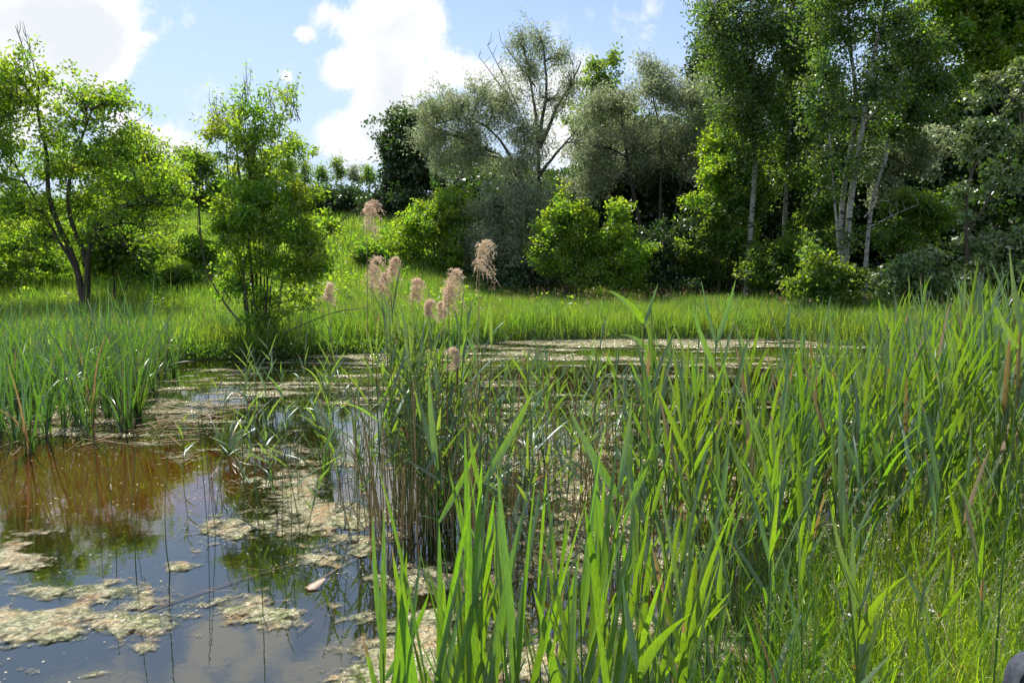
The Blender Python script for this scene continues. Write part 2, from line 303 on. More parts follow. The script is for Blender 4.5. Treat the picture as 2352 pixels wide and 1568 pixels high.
def hgt(x, y):
    x = np.asarray(x, float); y = np.asarray(y, float); d = sdf(x, y)+.35*(fbm(x*.9, y*.9, 3)-.5)
    far = sst(8, 13, y)
    bank = (.10+.17*far)*sst(0, .5-.1*far, d)+.06*np.clip(d, 0, 3)*(1-far)*.6+.012*np.clip(d, 0, 20)*far
    hill = np.interp(y, [17, 22, 27, 35, 42, 50, 60, 90], [0, .15, .95, 2.5, 3.6, 5.9, 6.3, 6.3])
    bx = sst(1.5, -5.5, x-(y-25)*.02)
    hr = np.interp(y, [26, 34, 45, 60, 90], [0, .5, 2.5, 5.5, 8])
    side = sst(14, 30, x)*3.0*sst(8, 20, y)
    z = bank+hill*bx*sst(0, 4, d)+hr*(1-bx)+side+.12*(fbm(x*.6+5, y*.6, 4)-.5)*sst(0, 2, d)
    z = z+.5*(fbm(x*.25+5, y*.25, 3)-.5)*sst(6, 14, d)*far
    return np.where(d < 0, -.55*sst(0, -1.6, d), z)
def hz(x, y): return float(hgt(np.array([x]), np.array([y]))[0])
def axis(lo, a, b, hi, st, g=1.25):
    m = np.arange(a, b, st); l = [a]; s = st
    while l[-1] > lo: s *= g; l.append(l[-1]-s)
    h = [m[-1]]; s = st
    while h[-1] < hi: s *= g; h.append(h[-1]+s)
    return np.concatenate([np.array(l[1:][::-1]), m, np.array(h[1:])])
gx = axis(-400, -20, 20, 400, .2); gy = axis(-60, -4, 48, 500, .2)
X, Y_ = np.meshgrid(gx, gy, indexing='ij'); Z = hgt(X.ravel(), Y_.ravel())
V = np.stack([X.ravel(), Y_.ravel(), Z], 1); a_, b_ = X.shape
I = (np.arange(a_-1)[:, None]*b_+np.arange(b_-1)[None]); Fq = np.stack([I, I+b_, I+b_+1, I+1], -1).reshape(-1, 4)
tag(link('ground', mesh('ground', V, Fq, M['ground'])), kind='structure')

# ------------------------------------------------------------ water + algae (grown over the pond in world space)
def proj(x, y, z=0.0):
    p = R(PITCH); dz = z-CZ; zc = y*math.cos(p)-dz*math.sin(p); yc = y*math.sin(p)+dz*math.cos(p)
    zc = np.maximum(zc, .3); return 1176+FD*x/zc, 784-FD*yc/zc
def blobs(x, y, lst):
    u, v = proj(x, y); s = 0*x
    for (bu, bv, ru, rv, a) in lst: s = s+a*np.exp(-(((u-bu)/ru)**2+((v-bv)/rv)**2))
    return s
SILT = [(150, 1090, 330, 80, 1.1), (400, 1130, 160, 70, .45), (520, 1050, 160, 50, .25), (780, 1080, 220, 50, .2), (150, 1200, 250, 80, .35), (1500, 1150, 250, 120, .6), (1400, 1350, 300, 150, .4), (1000, 870, 600, 40, .25)]
gx = axis(-24, -9, 9.2, 24, .12, 1.1); gy = axis(-4, 1, 19, 19.5, .12)
X, Y_ = np.meshgrid(gx, gy, indexing='ij'); xr, yr = X.ravel(), Y_.ravel()
I = (np.arange(X.shape[0]-1)[:, None]*X.shape[1]+np.arange(X.shape[1]-1)[None]); Fq = np.stack([I, I+X.shape[1], I+X.shape[1]+1, I+1], -1).reshape(-1, 4)
silt = np.clip(blobs(xr, yr, SILT)+.12, 0, 1.2)
dsh = sdf(xr, yr); keep = dsh < .8; fk = keep[Fq].all(1)
tag(link('pond_water', mesh('pond_water', np.stack([xr, yr, 0*xr], 1), Fq[fk], M['water'], {'silt': silt})), kind='structure')
ALG = [(20, 1290, 100, 28, .6), (100, 1355, 220, 24, .5), (180, 1430, 230, 40, .6), (330, 1480, 80, 60, .35), (40, 1440, 60, 30, .4), (120, 1540, 160, 30, .45), (260, 1560, 80, 20, .3),
    (410, 1305, 40, 18, .5), (520, 1300, 40, 10, .3), (600, 1400, 80, 45, .45), (480, 1380, 90, 20, .4), (530, 1210, 110, 25, .4), (720, 1180, 150, 60, .42), (850, 1230, 120, 40, .4), (640, 1120, 100, 30, .3),
    (1150, 1400, 330, 130, .37), (950, 1480, 160, 90, .42), (820, 1550, 130, 30, .45), (1000, 1330, 120, 40, .3), (1400, 1300, 260, 150, .26), (1500, 1150, 300, 120, .2), (1250, 1060, 330, 60, .2), (1500, 1500, 300, 100, .28),
    (1450, 781, 900, 16, .75), (1100, 815, 500, 22, .28), (1650, 830, 400, 25, .26), (850, 880, 500, 40, .2), (500, 900, 350, 40, .16), (150, 960, 260, 45, .34), (480, 985, 120, 25, .3), (1300, 950, 400, 50, .22), (60, 1050, 60, 12, .3), (150, 1000, 300, 10, .3),
    (200, 1110, 320, 75, -.35), (350, 1250, 90, 90, -.3), (600, 1500, 170, 70, -.45), (700, 1340, 130, 30, -.35), (480, 1280, 160, 18, -.2), (820, 1000, 100, 40, -.3), (430, 825, 90, 15, -.6), (540, 1560, 150, 50, -.4), (200,1250,120,40,-.35)]
def algae_mask(x, y):
    d = sdf(x, y)
    far = sst(5.5, 9, y); base = (1.2-.5*far)*(fbm(x*1.7+3, y*2.2, 6)-.5)+(.85-.2*far)*(fbm(x*6+1, y*9, 5)-.5)+1.5*far*(fbm(x*.9+7, y*4.5, 5)-.5)
    return base-.225-.025*far+.85*blobs(x, y, ALG)
parts = []
for (x0, x1, y0, y1, st) in ((-4.5, 2.6, 1.4, 5.0, .022), (-6.5, 5.0, 5.0, 8.0, .032), (-10, 9, 8.0, 18.6, .06)):
    ax_ = np.arange(x0, x1, st); ay_ = np.arange(y0, y1+st*.5, st); X, Y_ = np.meshgrid(ax_, ay_, indexing='ij'); xr, yr = X.ravel(), Y_.ravel()
    mk = algae_mask(xr, yr); mk = np.where(sdf(xr, yr) < .25, mk, -1)
    I = (np.arange(X.shape[0]-1)[:, None]*X.shape[1]+np.arange(X.shape[1]-1)[None]); Fq = np.stack([I, I+X.shape[1], I+X.shape[1]+1, I+1], -1).reshape(-1, 4)
    Fq = Fq[(mk[Fq].max(1) > -.17)]
    z = .004+.10*np.clip(mk-.04, 0, .3)*fbm(xr*14, yr*14, 3)+.003*fbm(xr*40, yr*40, 2)
    us, inv = np.unique(Fq, return_inverse=True)
    parts.append((np.stack([xr, yr, z], 1)[us], inv.reshape(Fq.shape), mk[us]))
V, Fq, A = cat_arr(parts)
tag(link('algae', mesh('algae', V, Fq, M['algae'], {'mask': A})), 'tan and olive scum of algae floating in patches on the pond', 'algae', kind='stuff')

# ------------------------------------------------------------ trees
def path_pts(pts, n):
    """smooth polyline resample (n,3)"""
    P = np.asarray(pts, float)
    if len(P) == 2: P = np.stack([P[0], P[0]*.5+P[1]*.5, P[1]])
    d = np.r_[0, np.cumsum(np.linalg.norm(np.diff(P, axis=0), axis=1))]; t = np.linspace(0, d[-1], n)
    Q = np.stack([np.interp(t, d, P[:, i]) for i in range(3)], 1)
    for _ in range(2): Q[1:-1] = Q[1:-1]*.5+(Q[:-2]+Q[2:])*.25
    return Q
def tree(name, label, cat, Y, base_u, lobes, trunks=None, tr=.12, leaf='mid', bark='bark', n=16000, ls=(.075, .04), down=.2, strand=0.0, sig=.16, group=None, seed=0, twigs=1.0, ntr=1, fan=0.0, trs=None, bare=()):
    """lobes: (u, v, ru, rv[, density]); trunks: lists of (u,v) seen from the camera at distance Y. All of it becomes real 3-D volume at that distance"""
    r = np.random.default_rng(seed+int(base_u)+int(Y*10)); px = Y/FD
    bx = at(base_u, 607, Y)[0]; bz = hz(bx, Y)
    root = empty(name, (bx, Y, bz)); O = np.array([bx, Y, bz])
    tag(root, label, cat, group)
    B = np.array([0, 0, -.15])
    bigs = []
    if trunks is None:
        top = min(lobes, key=lambda l: l[1]); trunks = []
        for k in range(ntr):
            tgt = lobes[(k*2) % len(lobes)]
            trunks.append([(base_u+(r.uniform(-12, 12) if ntr > 1 else 0), None), ((base_u*.6+tgt[0]*.4)+r.uniform(-6, 6), None, .5, tgt[1]), (tgt[0], tgt[1])])
    trk = []
    for T in trunks:
        pts = []
        for i, q in enumerate(T):
            if q[1] is None and i == 0: pts.append(np.array([at(q[0], 607, Y)[0]-bx, r.normal(0, .15) if ntr > 1 else 0, -.15]))
            elif q[1] is None: a = at(q[0], q[3], Y)-O; pts.append(np.array([a[0], r.normal(0, .2), a[2]*.5]))
            else: a = at(q[0], q[1], Y)-O; a[1] += r.normal(0, .12)*i; pts.append(a)
        if T[0][1] is not None and T is trunks[0]: pts[0][2] = min(pts[0][2], -.15)
        elif T[0][1] is not None and abs(pts[0][0]) < .6 and pts[0][2] < 1: pts[0][2] = -.15
        Q = path_pts(pts, 14); Q[2:] += np.cumsum(r.normal(0, .012, (12, 3)), 0)*Y/20
        trk.append(Q)
    trk = np.array(trk); nT = len(trk)
    tr = tr*.62
    rad = tr*np.linspace(1, .28, 14)[None]*np.linspace(1, .55, nT)[:, None]; rad[:, 0] *= 1.25
    if trs: rad = tr*np.linspace(1, .35, 14)[None]*np.array(trs)[:, None]; rad[:, 0] *= 1.2
    wood = [tubes(trk, rad, 8)]
    allp = trk.reshape(-1, 3)
    # lobes -> limbs -> twigs -> leaves
    area = np.array([l[2]*l[3]*(l[4] if len(l) > 4 else 1) for l in lobes]); share = area/area.sum()
    LP = []; limbs = []; tw_P = []; tw_R = []
    for li, l in enumerate(lobes):
        c = at(l[0], l[1], Y)-O; rx, rz_ = l[2]*px*1.2, l[3]*px*1.2; ry = (rx+rz_)*.55
        c[1] += r.normal(0, .25)*rx
        # nearest trunk point that lies lower
        cand = allp[allp[:, 2] < c[2]+.1]; cand = cand if len(cand) else allp
        dd = np.linalg.norm((cand-c)*[1, 1, .75], axis=1); s = cand[np.argmin(dd)]
        mid = (s+c)/2+np.array([0, r.normal(0, .1), .12*np.linalg.norm(c-s)])
        limb = path_pts([s, mid, c], 8); limbs.append(limb)
        nt_ = max(10, int(40*twigs*(rx*rz_)**.5*1.1*(1.6 if twigs > 1 else 1)))
        dv = unit(r.normal(size=(nt_, 3))); dv[:, 2] = dv[:, 2]*.9+.1; rr_ = r.random(nt_)**(.45)*np.where(r.random(nt_) < .14, 1.38, 1)
        E_ = c+dv*rr_[:, None]*np.array([rx, ry, rz_])*(1+.26*r.normal(size=(nt_, 1)))
        st = limb[r.integers(2, 8, nt_)]
        fk_ = (r.random(nt_) < fan)[:, None]
        st = np.where(fk_, c+r.normal(0, .42, (nt_, 3))*[rx, ry, .3*rz_]-[0, 0, .75*rz_], st); E_ = E_+np.where(fk_, 1, 0)*np.array([0, 0, .35*rz_])*r.uniform(0, 1.5, (nt_, 1))
        t = np.linspace(0, 1, 5)[None, :, None]
        md = (st+E_)/2+r.normal(0, .08, (nt_, 3))*(rx+rz_)+np.array([0, 0, .08*(rx+rz_)])
        Pq = (1-t)**2*st[:, None]+2*t*(1-t)*md[:, None]+t*t*E_[:, None]
        tw_P.append(Pq); tw_R.append(np.tile(np.linspace(1, .25, 5)[None]*.011*(tr/.08)**.4, (nt_, 1)))
        nl = int(n*.72*share[li]); k = r.integers(0, nt_, nl)
        wts = r.random(nt_)**.6; k = r.choice(nt_, nl, p=wts/wts.sum())
        tt = 1.04-.7*r.random(nl)**1.8
        tt_ = tt[:, None]; P = (1-tt_)**2*st[k]+2*tt_*(1-tt_)*md[k]+tt_**2*E_[k]
        P = P+r.normal(0, sig*.85, (nl, 3))*np.array([1, 1, .7])*(Y/25)**.3
        if strand > 0:
            ns = nt_*5; off = r.normal(0, .22, (ns, 2)); q = r.integers(0, 5, nl)+k*5
            P[:, :2] = P[:, :2]*.35+.65*((E_[k][:, :2]*.5+P[:, :2]*.5)+off[q])
            P[:, 2] -= r.random(nl)*strand*r.uniform(.3, 1, ns)[q]
            P += r.normal(0, .035, P.shape)
        LP.append(P)
    limbs = np.array(limbs)
    wood.append(tubes(limbs, np.tile(np.linspace(.42, .15, 8)[None]*tr, (len(limbs), 1)), 6))
    tw_P = np.concatenate(tw_P); tw_R = np.concatenate(tw_R)
    for T in bare:
        pts = [at(q[0], q[1], Y)-O for q in T]; Q = path_pts(pts, 8)
        wood.append(tubes(Q[None], (np.linspace(.03, .008, 8)*(Y/25))[None], 5))
        for kk in range(6):
            s = Q[r.integers(3, 8)]; e_ = s+np.array([r.normal(0, .13), r.normal(0, .13), r.uniform(.15, .5)])*Y/25
            wood.append(tubes(path_pts([s, (s+e_)/2+r.normal(0, .04, 3), e_], 5)[None], np.linspace(.012, .005, 5)[None], 4))
    Vw, Fw, Aw = cat_arr(wood+([] if bark == 'birchbark' else [tubes(tw_P, tw_R, 3)]))
    tk = link('trunk', mesh('trunk', Vw, Fw, M[bark]), root)
    if bark == 'birchbark': Vw, Fw, Aw = tubes(tw_P, tw_R, 3); link('branches', mesh('branches', Vw, Fw, M['bark']), tk)
    P = np.concatenate(LP); P = P[P[:, 2] > .05]
    Vl, Fl, Al = leaves(P, ls[0]*1.75, ls[1]*1.7, down, 0, r)
    link('crown', mesh('crown', Vl, Fl, M[leaf], {'rnd': Al}), root)
    return root

# left bank
tree('forked_tree', 'spreading forked tree with dark leaning trunks on the left bank', 'tree', 21.5, 192,
     [(70,185,70,45),(60,240,80,45,.7),(180,215,80,40),(255,235,55,38),(180,290,90,40,.6),(20,330,60,60),(110,380,110,60),(240,380,90,55),(330,430,90,38),(410,430,40,30,.7),(60,480,90,45),(190,470,90,50,.8),(-40,250,70,70),(-40,420,70,90),(300,505,70,35,.6),(20,230,50,60,.8),(110,310,50,30,.6),(280,330,60,40,.8),(360,395,50,30,.8),(120,540,80,35,.6),(360,475,70,25,.7),(415,475,30,30,.5),(260,545,70,28,.4),(60,545,70,35,.5),(350,520,60,20,.3)],
     trunks=[[(192,700),(185,640),(150,560),(120,470),(105,380),(90,260),(75,200)],[(192,700),(200,600),(160,530),(150,430),(180,320),(230,250)],[(192,700),(205,570),(250,495),(330,452),(430,452)],[(186,640),(120,520),(60,420),(10,360)]],
     tr=.17, leaf='bright', n=33000, sig=.15, ls=(.062, .043), fan=.3, bare=[[(75,200),(60,130),(35,60)],[(90,210),(75,140),(60,85)]])
tree('round_tree', 'bright rounded tree just right of and behind the forked tree', 'tree', 27, 330, [(300,350,70,40),(350,390,80,60),(250,420,80,70),(400,430,35,40),(310,480,90,50),(200,540,90,60,.6)], tr=.12, leaf='bright', n=26000, ntr=3, fan=.4)
tree('flowering_shrub', 'low twin-stemmed shrub with pale leaf tips beneath the round tree', 'shrub', 22.5, 268, [(300,580,80,40),(230,600,60,40),(340,620,50,30,.6),(270,550,90,35)], tr=.07, leaf='mid', n=16000, ntr=2, trunks=[[(264,690),(262,650),(250,610)],[(272,690),(295,650),(315,600)]])
tree('leafy_bush', 'wide leafy bush at the left edge behind the forked tree', 'bush', 25, 20, [(30,560,80,50),(-40,600,80,50),(100,600,70,40),(20,630,90,30),(-60,500,60,50)], tr=.08, leaf='bright', n=22000, ntr=3)
tree('dark_thorn_tree', 'small dusky tree between the round tree and the tall shrub', 'tree', 29, 455, [(440,400,45,40),(480,380,40,40,.7),(450,460,60,40),(420,360,35,20,.5),(500,440,40,50)], tr=.08, leaf='mid', n=13000, ntr=2)
tree('tall_willow_shrub', 'tall many-stemmed willow shrub with feathery open top on the left shore', 'shrub', 16.3, 598,
     [(530,275,36,35,.35),(600,265,50,45,.38),(565,190,9,40,.12),(620,215,14,35,.14),(490,240,10,30,.07),(668,235,18,45,.3),(500,285,32,30,.2),(570,330,80,45,.7),(665,330,35,40,.6),(600,400,90,45),(640,450,80,40)],
     trunks=[[(590+q*4,770),(585+q*7,600),(580+q*14,400),(570+q*17,230+abs(q)*12)] for q in (-4,-2.6,-1.3,-.4,.6,1.8,3,4.5)], tr=.055, leaf='bright', bark='bark', n=17000, ls=(.06, .022), sig=.11, twigs=.75, fan=.95)
tree('dense_shrub', 'dense bright green shrub round the feet of the tall willow shrub', 'shrub', 15.6, 605,
     [(582,450,75,50),(683,460,46,40),(729,450,21,15,.6),(545,530,58,45),(618,540,67,50),(692,540,50,40),(729,610,37,35,.7),(683,625,63,40,.9),(563,600,67,40,.7),(508,470,25,30,.5),(600,690,63,35,.6),(536,660,37,40,.5),(692,690,29,30,.4),(752,600,25,20,.3),(618,735,67,20,.6),(729,560,33,30,.6)],
     trunks=[[(600+q*6,790),(602+q*9,650),(605+q*17,480)] for q in (-5,-3.5,-2,-.8,.4,1.5,2.8,4.2,5.5)], tr=.04, leaf='bright', n=20000, ls=(.052, .035), sig=.11, fan=.6)
# thin leaning pole stems beside it
def stick(name, label, pts, r0, mat='bark', cat='branch', side=0, group=None, seed=1):
    r = np.random.default_rng(seed); P = np.array(pts, float); O = P[0]; root = tag(empty(name, O), label, cat, group)
    Q = path_pts(P-O, 12); w = [tubes(Q[None], np.linspace(r0, r0*.35, 12)[None], 6)]
    for k in range(side):
        s = Q[r.integers(4, 12)]; e_ = s+r.normal(0, .28, 3)+np.array([.1, 0, -.05]); w.append(tubes(path_pts([s, (s+e_)/2+r.normal(0, .05, 3), e_], 5)[None], np.linspace(r0*.35, r0*.12, 5)[None], 4))
    V, F_, A = cat_arr(w); link('stem', mesh('stem', V, F_, M[mat], {'rnd': A}), root); return root
stick('leaning_stem', 'thin bare sapling stem leaning left beside the tall willow shrub', [at(560,750,16), at(500,680,16.2), at(465,600,16.4), at(455,480,16.6), at(460,380,16.7)], .025, side=4)
stick('dead_branch', 'bare crooked branch sticking out right of the dense shrub', [at(690,620,15.6), at(745,545,15.4), at(790,500,15.2), at(830,470,15.1)], .02, side=9, seed=4)
stick('fallen_pole', 'pale bare pole leaning low over the left shore grass', [at(650,765,14.8), at(720,735,14.7), at(770,715,14.6), at(850,705,14.5)], .014, 'twig', side=2, seed=6)

# hill top
HT = [(700,395,22,40,'mid','stubby hilltop tree left of the little conifer'),(740,400,20,28,'mid','small round hilltop tree between two taller ones'),(775,385,17,38,'mid','pointed little conifer-like tree on the hill crest'),(815,400,17,28,'silver','thin grey hilltop tree right of the pointed one'),(848,400,22,26,'mid','open hilltop tree nearest the dark oak'),(660,380,30,40,'mid','hilltop tree half hidden behind the tall willow shrub')]
for i, (u, v, ru, rv, lf, lb) in enumerate(HT):
    tree('hilltop_tree', lb, 'tree', 49+i*.4, u, [(u, v-rv*.4, ru*.6, rv*.4, .5), (u-3, v, ru*.8, rv*.5, .6), (u+4, v+rv*.5, ru, rv*.4, .8)], tr=.06, leaf=lf, n=1500, ls=(.09, .045), sig=.14, group='small trees along the hill crest', seed=i)
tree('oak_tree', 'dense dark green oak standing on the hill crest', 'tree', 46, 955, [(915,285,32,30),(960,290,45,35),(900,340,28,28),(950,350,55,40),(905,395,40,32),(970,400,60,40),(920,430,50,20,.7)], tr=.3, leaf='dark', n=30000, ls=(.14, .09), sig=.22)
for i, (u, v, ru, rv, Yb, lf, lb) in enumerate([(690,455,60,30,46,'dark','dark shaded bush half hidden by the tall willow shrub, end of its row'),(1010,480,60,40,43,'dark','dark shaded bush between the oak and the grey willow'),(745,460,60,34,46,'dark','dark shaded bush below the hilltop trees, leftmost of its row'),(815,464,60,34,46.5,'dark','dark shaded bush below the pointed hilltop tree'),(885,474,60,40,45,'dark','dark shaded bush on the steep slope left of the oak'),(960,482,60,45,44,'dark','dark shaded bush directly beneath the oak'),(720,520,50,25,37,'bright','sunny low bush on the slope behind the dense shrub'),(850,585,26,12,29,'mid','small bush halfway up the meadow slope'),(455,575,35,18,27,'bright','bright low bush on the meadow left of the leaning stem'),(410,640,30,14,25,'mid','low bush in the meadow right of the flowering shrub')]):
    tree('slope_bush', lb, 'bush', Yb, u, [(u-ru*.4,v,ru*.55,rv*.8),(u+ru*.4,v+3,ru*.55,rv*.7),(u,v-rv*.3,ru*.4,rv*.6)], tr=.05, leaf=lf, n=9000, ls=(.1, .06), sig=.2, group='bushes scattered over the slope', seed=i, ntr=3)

# centre
tree('spiky_shrub', 'bright shrub with spiky arching shoots left of the grey willow', 'shrub', 30, 1000, [(1000,480,50,30),(1045,490,40,45),(950,520,35,22,.8),(990,530,60,40),(930,570,45,30),(1040,580,60,50,.8),(960,620,70,30,.6)], tr=.08, leaf='bright', n=26000, ntr=4, ls=(.08,.05), seed=3, fan=.8)
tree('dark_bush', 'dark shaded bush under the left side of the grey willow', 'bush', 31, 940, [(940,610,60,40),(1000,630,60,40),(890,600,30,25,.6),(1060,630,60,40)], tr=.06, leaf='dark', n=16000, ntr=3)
tree('grey_willow', 'big grey-leaved willow with a half bare upright crown, mid pond', 'tree', 31, 1232,
     [(1110,200,45,32,.7),(1050,235,60,38),(1000,250,50,35,.8),(1150,240,55,60,.9),(990,310,55,40),(1080,290,60,40,.8),(1195,300,40,50,.8),(1030,365,50,38),(1085,350,40,40,.6),(1185,370,55,45),(1245,300,30,60,.4),
      (1190,95,28,38,.6),(1240,95,34,38,.6),(1215,150,50,40,.6),(1290,130,40,40,.45),(1310,190,35,45,.4),(1270,230,40,50,.4),(1330,330,25,40,.4)],
     trunks=[[(1232,660),(1240,500),(1238,330),(1232,250),(1210,150),(1195,80)],[(1232,640),(1215,430),(1150,320),(1090,262),(1000,285)],[(1238,340),(1275,260),(1320,185),(1335,150)],[(1236,330),(1255,210),(1250,130),(1240,90)],[(1240,400),(1290,340),(1325,300)],[(1215,440),(1150,350),(1100,330)],[(1210,430),(1150,470),(1110,500)]],
     tr=.18, leaf='silver', n=54000, ls=(.085, .022), down=.6, strand=.7, sig=.13, bare=[[(1195,260),(1160,180),(1120,105)],[(1180,240),(1130,170),(1100,130)],[(1290,250),(1325,170),(1300,110)],[(1230,200),(1170,120),(1150,95)]])
tree('drooping_willow', 'low drooping grey willow curtain in front of the big willow trunk', 'tree', 29.5, 1170, [(1190,430,60,35),(1120,480,60,45),(1190,500,70,50),(1090,550,55,55),(1160,580,80,50),(1230,480,50,70,.8),(1240,570,40,60,.6),(1080,620,50,40,.7)], tr=.12, leaf='silver', n=42000, ls=(.085, .024), down=.6, strand=.9, ntr=4)
tree('pointed_tree', 'green pointed-top tree rising between the two grey willows', 'tree', 37, 1395, [(1365,150,16,22,.7),(1410,135,12,24,.7),(1385,190,38,28),(1395,240,50,35),(1370,300,60,50),(1430,300,60,60)], tr=.15, leaf='mid', n=20000, ls=(.11, .06))
tree('dense_willow', 'broad dense grey-green willow with a domed crown, right of the half bare one', 'tree', 33, 1500,
     [(1490,150,38,32,.8),(1500,205,60,35),(1420,230,55,40),(1350,260,45,45,.7),(1570,220,60,42),(1620,260,40,55,.8),(1450,300,80,50),(1560,310,80,50),(1350,340,50,50),(1370,410,60,50,.8),(1480,370,80,40,.7),(1610,370,45,60,.6)],
     trunks=[[(1480,680),(1470,520),(1440,380),(1420,260)],[(1500,680),(1510,500),(1520,350),(1500,200)],[(1520,680),(1550,500),(1580,360),(1600,270)]], tr=.2, leaf='silver', n=65000, ls=(.085, .026), down=.5, strand=.55)
tree('yellow_green_bush', 'sunlit bush with upright shoots below the dense willow', 'bush', 26.5, 1310, [(1290,490,36,30),(1345,505,32,32),(1270,545,42,35),(1340,560,40,35),(1290,610,60,40,.7),(1350,630,50,35,.5)], tr=.07, leaf='bright', n=21000, ntr=5, ls=(.065,.045), fan=.7)
tree('sunlit_sapling', 'smaller sunlit bush right beside the larger yellow-green bush', 'bush', 25.5, 1435, [(1420,490,20,24,.8),(1415,560,45,35),(1450,600,45,35),(1430,640,55,30,.8)], tr=.05, leaf='bright', n=17000, ntr=3, ls=(.065,.045), fan=.7)

# birches
tree('birch_tree', 'leftmost birch with a white trunk and long weeping crown', 'tree', 26.5, 1713,
     [(1640,20,60,50,.7),(1720,50,80,60),(1700,140,70,60),(1760,200,60,70),(1690,250,50,60),(1800,60,70,70),(1740,300,40,50,.8),(1650,100,35,60,.5),(1720,-60,120,60),(1700,360,40,40,.5)],
     trunks=[[(1713,690),(1720,560),(1733,430),(1738,300),(1742,150),(1730,-20),(1725,-160)]], tr=.2, leaf='birch', bark='birchbark', n=46000, ls=(.055, .042), down=.5, strand=.8, group='white-trunked birches', seed=1)
tree('birch_tree', 'slim birch with a straight spotted trunk, second from the left', 'tree', 27.5, 1802,
     [(1830,150,55,70),(1850,60,60,60),(1800,240,50,60),(1840,280,50,60),(1800,340,30,40,.7),(1805,400,30,35,.6),(1830,-50,80,50)],
     trunks=[[(1800,690),(1802,560),(1804,430),(1800,280),(1815,100),(1820,-100)]], tr=.18, leaf='birch', bark='birchbark', n=38000, ls=(.065, .045), down=.5, strand=.7, group='white-trunked birches', seed=2)
tree('birch_tree', 'tallest birch with two white trunks rising side by side', 'tree', 21.5, 1938,
     [(1930,60,70,60,.7),(2060,50,70,60,.7),(1990,-30,130,50),(1900,170,50,60,.8),(2060,150,60,50,.6),(2000,210,60,40,.6),(1900,260,45,45,.7),(1990,300,50,35,.5),(2110,100,50,50,.6),(1890,360,40,40,.4),(1965,370,40,45,.5),(1950,540,35,35,.25),(1900,430,30,30,.3)],
     trunks=[[(1936,700),(1945,560),(1956,430),(1972,300),(1990,160),(2030,40),(2060,-100)],[(1938,640),(1930,560),(1950,420),(1972,250),(1968,100),(1960,-120)],[(1935,640),(1925,540),(1915,420),(1895,300),(1890,200)],[(1990,280),(2050,200),(2110,160)]], tr=.185, leaf='birch', bark='birchbark', n=34000, ls=(.052, .04), down=.4, strand=.45, group='white-trunked birches', seed=3, trs=[1, .8, .4, .3], bare=[[(1985,500),(2020,455),(2060,470)]])
tree('birch_tree', 'crooked bare-stemmed birch leaning right of the two-trunked one', 'tree', 22.5, 1985,
     [(2100,240,50,35,.6),(2060,290,40,28,.5),(2140,180,50,40,.6),(2090,120,40,40,.5)],
     trunks=[[(1982,700),(1985,640),(2000,530),(2025,430),(2035,370),(2070,280),(2085,200),(2090,110)],[(2032,380),(2050,300),(2060,270)]], tr=.13, leaf='birch', bark='birchbark', n=16000, ls=(.06, .045), down=.3, strand=.4, group='white-trunked birches', seed=4, bare=[[(2000,520),(2060,490),(2110,470)]])
tree('understory_tree', 'sunlit young tree hugging the left side of the leftmost birch', 'tree', 27.6, 1690, [(1650,340,40,40,.8),(1690,370,50,40),(1640,400,40,35),(1720,400,40,40),(1660,440,50,30,.8),(1610,460,35,22,.6)], tr=.07, leaf='bright', n=20000, ls=(.07,.05), ntr=2)
tree('twiggy_bush', 'olive twiggy bush at the foot of the leftmost birch', 'bush', 27.4, 1660, [(1640,500,55,35),(1710,480,45,35),(1620,560,50,35,.8),(1690,550,60,40,.8),(1650,620,70,40),(1590,600,40,40,.7)], tr=.06, leaf='mid', bark='twig', n=22000, ntr=4, ls=(.07,.045))
for i, a_ in enumerate([
    ('undergrowth_bush', 'round sunlit bush between the slim birch and the leftmost birch', 25, 1790, [(1800,580,60,35),(1760,620,50,35),(1840,630,60,40),(1790,660,70,30)], 'mid', 18000),
    ('undergrowth_bush', 'leafy bush in front of the feet of the two-trunked birch', 20.5, 1900, [(1880,600,35,40,.6),(1870,660,60,30),(1940,640,50,30,.5),(1910,680,60,25)], 'mid', 13000),
    ('undergrowth_bush', 'pale thorny bush right of the crooked birch', 19.5, 2110, [(2080,620,40,18,.7),(2130,600,30,20,.7),(2060,660,60,25),(2140,650,60,30)], 'pale', 15000),
    ('undergrowth_bush', 'pale bush low at the right edge behind the reeds', 17.5, 2290, [(2250,640,60,40),(2340,640,70,50),(2300,580,60,35,.8),(2360,560,40,40,.8)], 'pale', 22000),
    ('undergrowth_bush', 'dark green bush left of the two-trunked birch', 26, 1905, [(1890,480,50,50,.6),(1870,420,40,40,.5),(1880,560,60,50,.7)], 'mid', 14000),
    ('undergrowth_bush', 'dim leafy bush with bluish leaves behind the crooked birch', 24, 2090, [(2080,470,60,25),(2130,500,50,35,.8),(2060,540,50,40,.7)], 'mid', 14000),
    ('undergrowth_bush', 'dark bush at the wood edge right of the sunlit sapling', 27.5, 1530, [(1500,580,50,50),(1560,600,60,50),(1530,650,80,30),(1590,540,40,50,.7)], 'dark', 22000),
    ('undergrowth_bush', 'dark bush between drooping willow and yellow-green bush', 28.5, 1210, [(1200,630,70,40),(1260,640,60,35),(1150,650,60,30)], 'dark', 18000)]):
    tree(a_[0], a_[1], 'bush', a_[2], a_[3], a_[4], tr=.05, leaf=a_[5], n=a_[6], ntr=3, ls=(.065,.045), group='bushes along the wood edge', seed=i)
